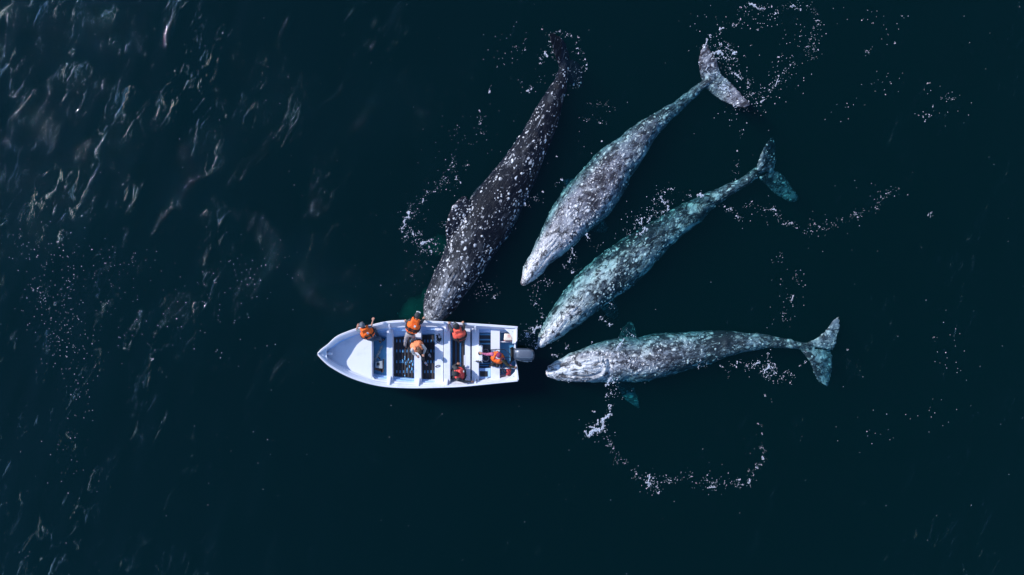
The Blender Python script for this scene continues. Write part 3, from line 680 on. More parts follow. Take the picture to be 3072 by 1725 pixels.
for i in range(4):
    for k in range(n_): fs.append((i * n_ + k, i * n_ + (k + 1) % n_, (i + 1) * n_ + (k + 1) % n_, (i + 1) * n_ + k))
fs.append(tuple(range(n_))); fs.append(tuple(4 * n_ + k for k in range(n_)))
part('top_panel', MB().add((vs, fs)).mesh(), M['cowl'], cw, True)
mb = MB()
for i in range(6):
    q = P(1573 + i * 4.2, 1083.6 + (0.6 if i < 3 else 0), .90); mb.box(q, XYZ, (.019, .012, .03))
part('side_decal', mb.mesh(), M['white_print'], cw)
mb = MB()
for i in range(3): mb.box(P(1545.5, 1052 + i * 3.6, 1.03), XYZ, (.018, .017, .006))
part('front_decal', mb.mesh(), M['white_print'], cw)
mb = MB(); mb.tube([P(1548 + 8 * t + 28 * t * t, 1077.5 + 9 * t - 1.0 * t * t, .80) for t in np.linspace(0, 1, 6)], .013, 6); part('trim_line', mb.mesh(), M['white_print'], motor)
mb = MB().box(P(1538, 1063, .60), XYZ, (.07, .24, .09)).cap(P(1534, 1046, .66), P(1535, 1078, .66), .045).box(P(1546, 1062, .60), XYZ, (.10, .14, .09)).cap(P(1538, 1042, .7), P(1531, 1046, .78), .03).cap(P(1537, 1082, .66), P(1532, 1088, .6), .028)
part('mount_bracket', mb.mesh(), M['black'], motor)
mb = MB().cap(P(1566, 1064, .66), P(1564, 1064, -.35), .11, .08).box(P(1568, 1064, -.4), XYZ, (.22, .10, .012)).cap(P(1556, 1064, -.62), P(1580, 1064, -.62), .06, .05).box(P(1564, 1064, -.5), XYZ, (.09, .02, .15))
part('drive_leg', mb.mesh(), M['cowl_dark'], motor)
mb = MB()
for k in range(3):
    a = k * 2.094; ax = (Vector((0, math.cos(a), math.sin(a))), Vector((.5, -math.sin(a) * .8, math.cos(a) * .8)).normalized(), Vector((1, 0, 0)))
    mb.ell(P(1583, 1064, -.62) + ax[0] * .08, ax, (.07, .045, .012), 10, 6)
part('propeller', mb.mesh(), M['black'], motor)

# ---- loose gear in the boat
j = thing('fuel_jug', P(1524, 1011, .14), 'cream white fuel jug with red print under the stern quarter deck', 'jug')
jb = MB(); jb.add((lambda m: ([v.co.copy() for v in m.vertices], [tuple(p.vertices) for p in m.polygons]))(prism([(1513, 1000.5), (1536, 1003), (1538, 1021.5), (1511, 1022)], .14, .56, .045)))
part('jug_body', jb.mesh(), M['jug'], j, True)
part('jug_base', prism([(1512.6, 1017.5), (1537.5, 1018.5), (1538.4, 1024), (1511, 1023.5)], .13, .44, .02), M['jug_red'], j)
part('filler_cap', MB().cap(P(1539, 1012, .50), P(1541.5, 1013.5, .57), .035).cap(P(1537, 1016, .5), P(1540, 1018, .56), .025).mesh(), M['yellow'], j)
for i in range(4): part('red_marking', MB().box(P(1524.5 + (i % 2) * 5, 1005.5 + (i // 2) * 5.0, .563), XYZ, (.026, .014, .003)).mesh(), M['red_print'], j)
j = thing('jerry_can', P(1526, 1117, .14), 'dark red jerry can lying in the stern well by the black hoses', 'jerry can')
part('can_body', prism([(1519.5, 1108), (1534, 1108.5), (1531, 1124), (1518, 1127)], .14, .40, .03), M['jug_red'], j, True)
part('can_handle', MB().tube([P(1523, 1110, .40), P(1523.5, 1112, .46), P(1524, 1121, .46), P(1523, 1124, .40)], .018).mesh(), M['jug_red'], j, True)
part('spout', MB().cap(P(1530, 1107, .38), P(1533, 1105, .44), .02).mesh(), M['yellow'], j)
for i, (x, y, r, lb) in enumerate(((1457.5, 1054, .115, 'round grey-white bucket behind the console, nearer the whales'), (1458, 1073, .125, 'round grey-white bucket behind the console, below the arm of the helmsman'))):
    b_ = thing('bucket', P(x, y, FZ + .05), lb, 'bucket', 'buckets behind the console')
    vs = []; fs = []; n_ = 18
    for q, z in ((.8, 0.0), (1, .30), (1.06, .30), (1.06, .32), (.9, .32), (.72, .03)):
        for k in range(n_): vs.append(P(x, y, FZ + .05) + Vector((math.cos(k * 2 * math.pi / n_) * r * q, math.sin(k * 2 * math.pi / n_) * r * q, z)))
    for a in range(5):
        for k in range(n_): fs.append((a * n_ + k, a * n_ + (k + 1) % n_, (a + 1) * n_ + (k + 1) % n_, (a + 1) * n_ + k))
    fs.append(tuple(range(n_))); fs.append(tuple(5 * n_ + k for k in range(n_)))
    part('pail', MB().add((vs, fs)).mesh(), M['pale_gear'] if 'pale_gear' in M else M['galv'], b_, True)
    part('bail', MB().tube([P(x, y, FZ + .37) + Vector((math.cos(a) * r, math.sin(a) * r * .9, .04 + .05 * math.sin(a))) for a in np.linspace(0.2, 2.9, 10)], .008, 6).mesh(), M['black'], b_, True)
# camera and straps on the seat board
t = thing('camera_rig', P(1317, 1017, .42), 'black camera with tangled straps on the white seat board', 'camera')
mb = MB().box(P(1317.5, 1018, .48), (Vector((.8, .6, 0)), Vector((-.6, .8, 0)), Vector((0, 0, 1))), (.07, .05, .05))
part('camera_body', mb.mesh(), M['black'], t)
part('lens', MB().cap(P(1315, 1013, .49), P(1312, 1007, .49), .035, .04).mesh(), M['black'], t)
part('shell', MB().ell(P(1318, 1011, .50), XYZ, (.05, .06, .05)).mesh(), M['steel'], t, True)
q = [(1309, 1006), (1312, 1010), (1309.5, 1014), (1313, 1019), (1310, 1024), (1312, 1029), (1316.5, 1030), (1318, 1025), (1322, 1022), (1324, 1016), (1320, 1010), (1317, 1001)]
part('strap', MB().tube([P(x, y, .445) for x, y in q], .013, 6).mesh(), M['black'], t, True)
# anchor gear between foredeck and first thwart
t = thing('anchor', P(1135, 1108, .14), 'rusty anchor fluke lying on the blue floor beside the first thwart', 'anchor')
mb = MB().box(P(1136, 1108.5, .22), (Vector((.96, -.28, 0)), Vector((.28, .96, 0)), Vector((0, 0, 1))), (.16, .045, .04)).box(P(1147, 1111, .22), XYZ, (.035, .08, .04))
part('fluke', mb.mesh(), M['rust'], t)
part('shank', MB().cap(P(1149, 1112, .2), P(1150.5, 1078, .2), .022).mesh(), M['rust'], t)
t = thing('tool_box', P(1135, 1093, .14), 'grey box with a black square opening beside the rusty anchor', 'box')
part('box_body', prism([(1126.5, 1086), (1146, 1083), (1147, 1106), (1125.5, 1103)], .14, .36, .015), M['galv'], t)
part('opening', prism(rect(1130, 1138.5, 1088, 1096.5), .362, .368, 0), M['black'], t)
part('handle', MB().cap(P(1135, 1071.5, .37), P(1140, 1077, .34), .025).mesh(), M['black'], t)
rq = []
for i in range(60):
    u = i / 59; rq.append(P(1124 + 22 * u + 3.5 * math.sin(i * 1.9), 1082 - 44 * u + 3.5 * math.cos(i * 1.5), .17 + .03 * (i % 3)))
tag(link('rope', MB().tube(rq, .013, 5).mesh(), M['rope'], None, True), 'pale frayed rope strewn on the blue floor ahead of the first thwart', 'rope')
# hoses at the stern
HS = [[(1473, 1049), (1500, 1048), (1516, 1050), (1526, 1058), (1532, 1068)], [(1437.5, 1138), (1455, 1139), (1470, 1131), (1483, 1131), (1500, 1131), (1516, 1128)],
      [(1437.5, 1141), (1455, 1145.5), (1475, 1143), (1493, 1132), (1503, 1112), (1507, 1085), (1516, 1072), (1530, 1072)], [(1446, 1146), (1475, 1144.5), (1500, 1141), (1514, 1136)],
      [(1509, 1090), (1504, 1102), (1512, 1112), (1520, 1118)], [(1510, 1075), (1520, 1082), (1522, 1094), (1513, 1101), (1506, 1108), (1516, 1120)], [(1536, 1070), (1532, 1085), (1530, 1105), (1531, 1112)]]
LB = ['black cable arching forward from the outboard bracket', 'black hose looping beside the dark hatch', 'long black hose sweeping from the hatch up to the motor', 'thin hose lying along the lower gunwale by the stern',
      'short hose hanging over the red jerry can', 'tangled black hose between helmsman and jerry can', 'black hose dropping straight from the bracket to the jerry can']
for q, lb in zip(HS, LB):
    c = catmull(q, 18); zz = .45 if q[0][1] < 1100 else .34
    tag(link('hose', MB().tube([P(a, b, zz + .03 * math.sin(i)) for i, (a, b) in enumerate(c)], .013, 6).mesh(), M['hose'], None, True), lb, 'hose', 'hoses in the stern')

# ------------------------------------------------------------------ people
def frame(f, u):
    f = f.normalized(); r = f.cross(u).normalized(); return (r, f, r.cross(f))
def hand(mb, wr, d, nrm, curl=0.5, sc=1.0, thumb=1):
    d = d.normalized(); r = d.cross(nrm).normalized(); nn = r.cross(d).normalized()
    mb.ell(wr + d * .045 * sc, (r, d, nn), (.042 * sc, .055 * sc, .018 * sc), 12, 7)
    for i, (o, l) in enumerate(((-.030, .072), (-.010, .082), (.011, .077), (.031, .060))):
        b = wr + d * .085 * sc + r * o * sc; a1 = curl * .7; a2 = curl * 1.6
        p1 = b + (d * math.cos(a1) - nn * math.sin(a1)) * l * .5 * sc + r * o * .25
        p2 = p1 + (d * math.cos(a2) - nn * math.sin(a2)) * l * .5 * sc
        mb.tube([b - d * .03, b, p1, p2], [.010, .010, .009, .0075], 7)
    b = wr + d * .03 * sc - r * thumb * .035 * sc
    mb.tube([b, b + (d * .7 - r * thumb * .8 - nn * .3).normalized() * .035, b + (d * 1.1 - r * thumb * .5 - nn * .5).normalized() * .065], [.012, .011, .009], 7)

def person(label, J, cl, head_f, head_u, curls=(0.5, 0.5), skin='skin', hat=None, hair=None, hood=None, sleeve=1.0, vest=None, shoes=('black', 'black'), beltless=True, trouser='black_cloth', vt=0.0, patch=False, collar=True):
    q = {k: (P(*v) if not isinstance(v, Vector) else v) for k, v in J.items()}
    pel, che, nek, hd = q['pel'], q['che'], q['nek'], q['hd']
    root = thing('person', (pel.x, pel.y, pel.z), label, 'person', 'people in the boat')
    up = (nek - pel).normalized(); rgt = (q['shR'] - q['shL']); rgt = (rgt - up * rgt.dot(up)).normalized(); fw = up.cross(rgt).normalized()
    TF = (rgt, fw, up)
    hf = head_f.normalized(); HF = frame(hf, head_u)
    mb = MB()
    mb.ell(pel, TF, (.155, .11, .12)); mb.ell(pel.lerp(che, .5), TF, (.14, .10, .16)); mb.ell(che, TF, (.165, .115, .18)); mb.cap(che + up * .1, nek + up * .02, .07, .055)
    mb.cap(nek, hd - HF[2] * .03, .052, .055)
    for s in 'LR':
        mb.ell(q['sh' + s], TF, (.06, .06, .06)); mb.cap(che + up * .1, q['sh' + s], .075, .058)
        mb.tube([q['sh' + s], q['sh' + s].lerp(q['el' + s], .5), q['el' + s]], [.052, .048, .038]); mb.tube([q['el' + s], q['el' + s].lerp(q['wr' + s], .35), q['wr' + s]], [.038, .037, .025])
        mb.tube([q['hp' + s], q['hp' + s].lerp(q['kn' + s], .5), q['kn' + s]], [.085, .075, .055]); mb.tube([q['kn' + s], q['kn' + s].lerp(q['an' + s], .35), q['an' + s]], [.055, .055, .038])
        d = q['hd' + s] - q['wr' + s]; hand(mb, q['wr' + s], d, Vector((0, 0, 1)) if abs(d.normalized().z) < .8 else TF[1] * -1, curls[0 if s == 'L' else 1], 1.0, 1 if s == 'R' else -1)
        ft = q['to' + s]; mb.cap(q['an' + s], q['an' + s].lerp(ft, .3), .036, .035); mb.tube([q['an' + s] - Vector((0, 0, .03)), ft], [.036, .030])
    r, f, u = HF
    mb.ell(hd, HF, (.084, .102, .118)); mb.ell(hd + f * .035 - u * .055, HF, (.052, .052, .055))           # skull, jaw
    mb.cap(hd + f * .092 + u * .02, hd + f * .112 - u * .018, .009, .015)                                   # nose
    mb.ell(hd + f * .088 - u * .055, HF, (.024, .010, .007)); mb.ell(hd + f * .085 - u * .068, HF, (.020, .010, .007))   # lips
    for s in (-1, 1): mb.ell(hd + r * s * .078 - u * .01, HF, (.010, .020, .030), 8, 6)                     # ears
    link('body', mb.remesh(.0105, 1), M[skin], root, True)
    for s in (-1, 1): link('eye', MB().ell(hd + f * .086 + r * s * .030 + u * .015, HF, (.012, .008, .009), 8, 6).mesh(), M['black'], root, True)
    # shirt with sleeves
    mb = MB(); mb.ell(pel + up * .06, TF, (.17, .125, .10)); mb.ell(pel.lerp(che, .5), TF, (.16, .12, .17)); mb.ell(che, TF, (.185, .13, .19)); mb.cap(che + up * .12, nek - up * .01, .085, .068)
    for s in 'LR':
        mb.cap(che + up * .1, q['sh' + s], .09, .076)
        mb.tube([q['sh' + s], q['sh' + s].lerp(q['el' + s], .5), q['el' + s]] if sleeve > .5 else [q['sh' + s], q['sh' + s].lerp(q['el' + s], .75)], [.072, .064, .054] if sleeve > .5 else [.074, .064])
        if sleeve > .5: mb.tube([q['el' + s], q['el' + s].lerp(q['wr' + s], .4), q['el' + s].lerp(q['wr' + s], .93)], [.054, .050, .036])
    link('shirt', mb.remesh(.015, 2), M[cl], root, True)
    mb = MB(); mb.ell(pel, TF, (.178, .135, .11))
    for s in 'LR':
        mb.tube([pel.lerp(q['hp' + s], .8), q['hp' + s].lerp(q['kn' + s], .5), q['kn' + s]], [.105, .095, .072]); mb.tube([q['kn' + s], q['kn' + s].lerp(q['an' + s], .4), q['an' + s]], [.072, .068, .056])
    link('trousers', mb.remesh(.016, 2), M[trouser], root, True)
    for s, mt in zip('LR', shoes):
        a, t_ = q['an' + s], q['to' + s]; d = (t_ - a); d = d.normalized(); rr_ = d.cross(Vector((0, 0, 1)))
        rr_ = rr_.normalized() if rr_.length > .1 else rgt; uu = rr_.cross(d)
        b2 = MB().ell(a.lerp(t_, .62) - uu * .02, (rr_, d, uu), (.048, .135, .042)).ell(a - uu * .005, (rr_, d, uu), (.045, .06, .055))
        link('shoe', b2.remesh(.012, 1), M[mt], root, True)
    if vest:
        b2 = MB(); vcol, vl = vest
        lo = pel.lerp(nek, .22); hi = pel.lerp(nek, .80)
        n_ = 24; vs = []; fs = []
        for t_, wr_, dp in ((0, .21, .165), (.10, .245, .20), (.5, .255, .21), (.85, .24, .20), (1, .20, .165)):
            c = lo.lerp(hi, t_)
            for k in range(n_):
                a = 2 * math.pi * k / n_; ca, sa = math.cos(a), math.sin(a)
                vs.append(c + rgt * math.copysign(abs(ca) ** .75, ca) * wr_ + fw * math.copysign(abs(sa) ** .75, sa) * dp)
        for i in range(4):
            for k in range(n_): fs.append((i * n_ + k, i * n_ + (k + 1) % n_, (i + 1) * n_ + (k + 1) % n_, (i + 1) * n_ + k))
        fs.append(tuple(range(n_))); fs.append(tuple(4 * n_ + k for k in range(n_)))
        b2.add((vs, fs))
        b2.box(pel.lerp(nek, .92) - fw * .10, TF, (.115, .045, .10))                                       # tall back panel
        for s in (-1, 1):
            b2.tube([hi + rgt * s * .12 - fw * .10, nek + rgt * s * .115 + up * .035 - fw * .02, hi + rgt * s * .11 + fw * .13], [.052, .05, .05], 8)
        if collar: b2.tube([nek + (rgt * math.cos(a) * .115 + fw * math.sin(a) * .10) + up * .03 for a in np.linspace(math.pi * .95, math.pi * 2.05, 9)], .035, 8)
        v_ = link('life_vest', b2.remesh(.015, 2), M[vcol], root, True)
        for t_ in vl:
            c = lo.lerp(hi, t_); ring = []
            for k in range(29):
                a = 2 * math.pi * k / 28; ca, sa = math.cos(a), math.sin(a)
                ring.append(c + rgt * math.copysign(abs(ca) ** .75, ca) * .264 + fw * math.copysign(abs(sa) ** .75, sa) * .218)
            link('strap', MB().tube(ring, .027, 6).mesh(), M['strap'], v_, True)
        for s in (-1, 1):
            link('strap_loop', MB().box(lo.lerp(hi, sum(vl) / len(vl)) + rgt * s * .10 - fw * .226, TF, (.024, .014, .095)).mesh(), M['strap'], v_)
        if patch: link('reflective_patch', MB().box(pel.lerp(nek, .80) + rgt * .05 - fw * .218, TF, (.035, .006, .05)).mesh(), M['white_cloth'], v_)
    if hat:
        b2 = MB(); hm, brim = hat
        b2.ell(hd + u * .035 - f * .006, HF, (.104, .122, .108))
        bcol = brim if isinstance(brim, str) else hm
        link('cap', b2.remesh(.012, 1), M[hm], root, True)
        bb = MB(); 
        for k in range(7):
            a = -0.75 + k * .25; bb.cap(hd + u * .045 + (f * math.cos(a) + r * math.sin(a)) * .085, hd + u * .030 + (f * math.cos(a * .7) + r * math.sin(a * .7)) * .160, .012, .010, 6)
        link('brim', bb.remesh(.008, 1), M[bcol], root, True)
    if hair:
        b2 = MB()
        if not hat: b2.ell(hd + u * .030 - f * .022, HF, (.100, .108, .112))
        b2.ell(hd - f * .06 - u * .04, HF, (.07, .05, .09))
        link('hair', b2.remesh(.012, 1), M[hair], root, True)
    if hood:
        b2 = MB(); b2.ell(hd + u * .018 - f * .028, HF, (.124, .126, .130)); b2.cap(nek + up * .01, hd - f * .05 - u * .05, .10, .09)
        link('hood', b2.remesh(.014, 2), M[hood], root, True)
    return root
V3 = lambda *a: Vector(a)

# bow: seated on the foredeck edge, leaning out to the water
person('person in grey cap and orange vest sitting at the bow, bare arm raised',
       dict(pel=(1112, 1012, .72), che=(1101, 997, 1.00), nek=(1092, 984, 1.16), hd=(1087, 976, 1.26),
            shL=(1082, 992, 1.08), elL=(1070, 989, .98), wrL=(1072, 981, 1.12), hdL=(1074, 976, 1.17), shR=(1103, 982, 1.06), elR=(1114, 981, .98), wrR=(1118.5, 962, 1.05), hdR=(1120, 956, 1.08),
            hpL=(1116, 1018, .70), knL=(1137, 1013, .66), anL=(1145, 1022, .22), toL=(1150, 1019, .17), hpR=(1112, 1005, .70), knR=(1125, 990, .74), anR=(1137, 1016, .24), toR=(1141, 1027, .17)),
       'sleeve_slate', V3(-.35, .55, -.55), V3(-.3, .6, .8), (0.3, 1.1), 'skin', hat=('grey_cloth', 'charcoal'), hair='dark_hair', sleeve=.3, vest=('vest_orange', (.48,)), trouser='jeans', patch=True)
# standing, stooped over the gunwale towards the whale
person('standing person in orange vest and beige trousers leaning out towards the dark whale',
       dict(pel=(1231, 1001, .98), che=(1240, 980, 1.26), nek=(1248, 958, 1.44), hd=(1252, 946, 1.52),
            shL=(1232, 961, 1.36), elL=(1220, 965, 1.12), wrL=(1216.5, 963.5, .86), hdL=(1213.5, 961.5, .80), shR=(1263, 967, 1.36), elR=(1268, 962, 1.05), wrR=(1271, 957.5, .80), hdR=(1272.5, 951, .72),
            hpL=(1224, 1001, .93), knL=(1218, 1016, .56), anL=(1215, 1036, .20), toL=(1218, 1041, .17), hpR=(1238, 1004, .93), knR=(1241, 1012, .58), anR=(1238, 1019, .22), toR=(1244, 1015, .17)),
       'charcoal', V3(.25, .75, -.45), V3(.2, .4, .9), (0.9, 0.3), 'skin', hat=('charcoal', 'white_cloth'), hair='dark_hair', vest=('vest_orange', (.38, .56)), trouser='khaki', patch=True)
# seated on the second thwart, looking down at her hands
person('seated person with brown hair and salmon vest, looking down at both hands',
       dict(pel=(1248, 1032, .56), che=(1250, 1036, .84), nek=(1254, 1044, 1.04), hd=(1259, 1053, 1.13),
            shR=(1237, 1049, .96), elR=(1241, 1061, .78), wrR=(1250, 1067, .78), hdR=(1254, 1070.5, .77), shL=(1268, 1038, .96), elL=(1276, 1046, .78), wrL=(1271, 1061, .78), hdL=(1270, 1067, .77),
            hpR=(1250, 1038, .54), knR=(1268, 1068, .56), anR=(1272, 1083, .24), toR=(1280, 1094, .20), hpL=(1256, 1030, .54), knL=(1279, 1052, .56), anL=(1284, 1059, .24), toL=(1290, 1068, .20)),
       'pale_cloth', V3(.45, -.7, -.75), V3(.35, -.5, .6), (.8, .8), 'skin', hair='brown_hair', vest=('vest_salmon', (.3,)), trouser='black_cloth', shoes=('shoe_blue', 'shoe_blue'))
# crouched at the gunwale with both hands on it
person('person in dark hooded jacket and coral vest gripping the gunwale with both hands',
       dict(pel=(1384, 1019, .55), che=(1380, 1003, .82), nek=(1372, 987, 1.00), hd=(1368, 977, 1.08),
            shL=(1356, 991, .98), elL=(1350, 981, .86), wrL=(1347.5, 972.5, .83), hdL=(1347.5, 967, .80), shR=(1390, 983, .98), elR=(1392.5, 977, .86), wrR=(1389.5, 970.5, .83), hdR=(1389, 965.5, .80),
            hpL=(1377, 1017, .54), knL=(1361, 1000, .62), anL=(1362, 1012, .24), toL=(1360, 1004, .20), hpR=(1389, 1017, .54), knR=(1388, 997, .62), anR=(1386, 1010, .24), toR=(1384, 1002, .20)),
       'charcoal', V3(-.45, .75, -.5), V3(-.35, .5, .8), (1.2, 1.2), 'skin_tan', hair='dark_hair', hood='black_cloth', hat=('grey_cloth', 'charcoal'), vest=('vest_coral', (.30, .46)), trouser='black_cloth')
# seated low by the starboard side
person('person in black cap and red vest, arm stretched along the lower gunwale',
       dict(pel=(1387, 1121, .50), che=(1382, 1121, .78), nek=(1373, 1121, .98), hd=(1367, 1121, 1.08),
            shR=(1368, 1105, .95), elR=(1359, 1100, .76), wrR=(1370, 1092, .74), hdR=(1377, 1091, .74), shL=(1374, 1138, .98), elL=(1390, 1144, .86), wrL=(1413, 1145, .76), hdL=(1422, 1144.5, .70),
            hpR=(1382, 1115, .50), knR=(1362, 1112, .54), anR=(1364, 1112, .24), toR=(1357, 1111, .20), hpL=(1382, 1127, .50), knL=(1363, 1131, .54), anL=(1364, 1131, .24), toL=(1357, 1132, .20)),
       'charcoal', V3(-.8, .05, -.55), V3(-.5, 0, .8), (.5, .4), 'skin_tan', hair='dark_hair', hat=('black_cloth', 'charcoal'), vest=('vest_red', (.35, .62)), trouser='black_cloth', patch=True)
# helmsman
person('helmsman in magenta cap, pink sleeves and orange vest, one hand on the throttle',
       dict(pel=(1491, 1078, .56), che=(1490, 1073, .86), nek=(1494, 1068, 1.06), hd=(1497, 1064.5, 1.17),
            shR=(1477, 1062, 1.0), elR=(1461, 1063, .92), wrR=(1447, 1060.5, .94), hdR=(1440, 1058.5, .93), shL=(1510, 1079, 1.0), elL=(1522, 1094, .90), wrL=(1542, 1101.5, .84), hdL=(1550, 1102.5, .82),
            hpR=(1485, 1082, .54), knR=(1478, 1094, .56), anR=(1473, 1094, .26), toR=(1469, 1099, .20), hpL=(1496, 1084, .54), knL=(1492, 1097, .54), anL=(1484, 1095, .30), toL=(1478, 1099, .24)),
       'pink_cloth', V3(-.25, -.85, -.35), V3(-.1, -.3, .9), (.9, .1), 'skin_tan', hat=('magenta_cap', 'white_cloth'), hair='dark_hair', vest=('vest_orange', (.3,)), trouser='black_cloth')
hm_ = [o for o in bpy.data.objects if o.name.startswith('person') and 'helmsman' in o.get('label', '')][0]
link('dark_sleeve', MB().tube([P(1509, 1079, 1.0), P(1522, 1094, .90), P(1531, 1098, .87)], [.083, .062, .052]).cap(P(1531, 1098, .87), P(1540.5, 1101, .84), .052, .044).remesh(.012, 1), M['olive'], hm_, True)

# ------------------------------------------------------------------ added green scattering volumes imitating sunlit glow by the dark whale
g = NT('glow_volume'); vsc = g.n('ShaderNodeVolumeScatter'); vsc.inputs['Color'].default_value = (0.25, 1.0, 0.62, 1); vsc.inputs['Density'].default_value = 0.26; vsc.inputs['Anisotropy'].default_value = 0.0
g.t.links.new(vsc.outputs[0], g.out.inputs['Volume']); M['glow_volume'] = g.m; M['glow_volume'].cycles.homogeneous_volume = True
for lst, lb in (([(1262, 930, 1.15, 26), (1246, 926, 1.2, 30), (1232, 938, 1.3, 26), (1240, 948, 1.25, 24), (1216, 946, 1.4, 18), (1268, 905, 1.2, 18), (1277, 880, 1.3, 14)], 'added green scattering volume imitating sunlit water between the bow and the dark whale'),
                ([(1328, 738, 1.3, 22), (1314, 728, 1.4, 24), (1300, 740, 1.5, 18), (1322, 716, 1.4, 16), (1314, 754, 1.5, 14)], 'added faint green volume imitating sunlit water beside the raised flipper')):
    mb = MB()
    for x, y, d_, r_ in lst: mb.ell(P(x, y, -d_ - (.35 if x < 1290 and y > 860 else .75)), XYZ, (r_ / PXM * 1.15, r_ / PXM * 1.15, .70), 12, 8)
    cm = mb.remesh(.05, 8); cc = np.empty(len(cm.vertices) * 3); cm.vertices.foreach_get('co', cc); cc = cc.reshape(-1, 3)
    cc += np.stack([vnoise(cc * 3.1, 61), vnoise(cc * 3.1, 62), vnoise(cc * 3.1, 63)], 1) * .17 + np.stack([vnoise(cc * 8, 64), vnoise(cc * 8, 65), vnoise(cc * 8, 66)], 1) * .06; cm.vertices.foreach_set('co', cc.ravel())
    tag(link('glow_volume', cm, M['glow_volume'], None, True), lb, 'bubbles', None, 'stuff')

# ------------------------------------------------------------------ foam on the water
def blob(vs, fs, x, y, r, el=1.0, an=0.0, z=None, thick=.012):
    o = len(vs); n = 7 if r < .05 else 9
    z0 = (float(wave(x, y)) if z is None else z) + .011
    for s, h in ((1.0, 0), (.6, thick)):
        for k in range(n):
            a = 2 * math.pi * k / n; q = r * s * random.uniform(.72, 1.22)
            u, v = math.cos(a) * q * el, math.sin(a) * q
            vs.append((x + u * math.cos(an) - v * math.sin(an), y + u * math.sin(an) + v * math.cos(an), z0 + h))
    for k in range(n): fs.append((o + k, o + (k + 1) % n, o + n + (k + 1) % n, o + n + k))
    fs.append(tuple(o + n + k for k in range(n)))
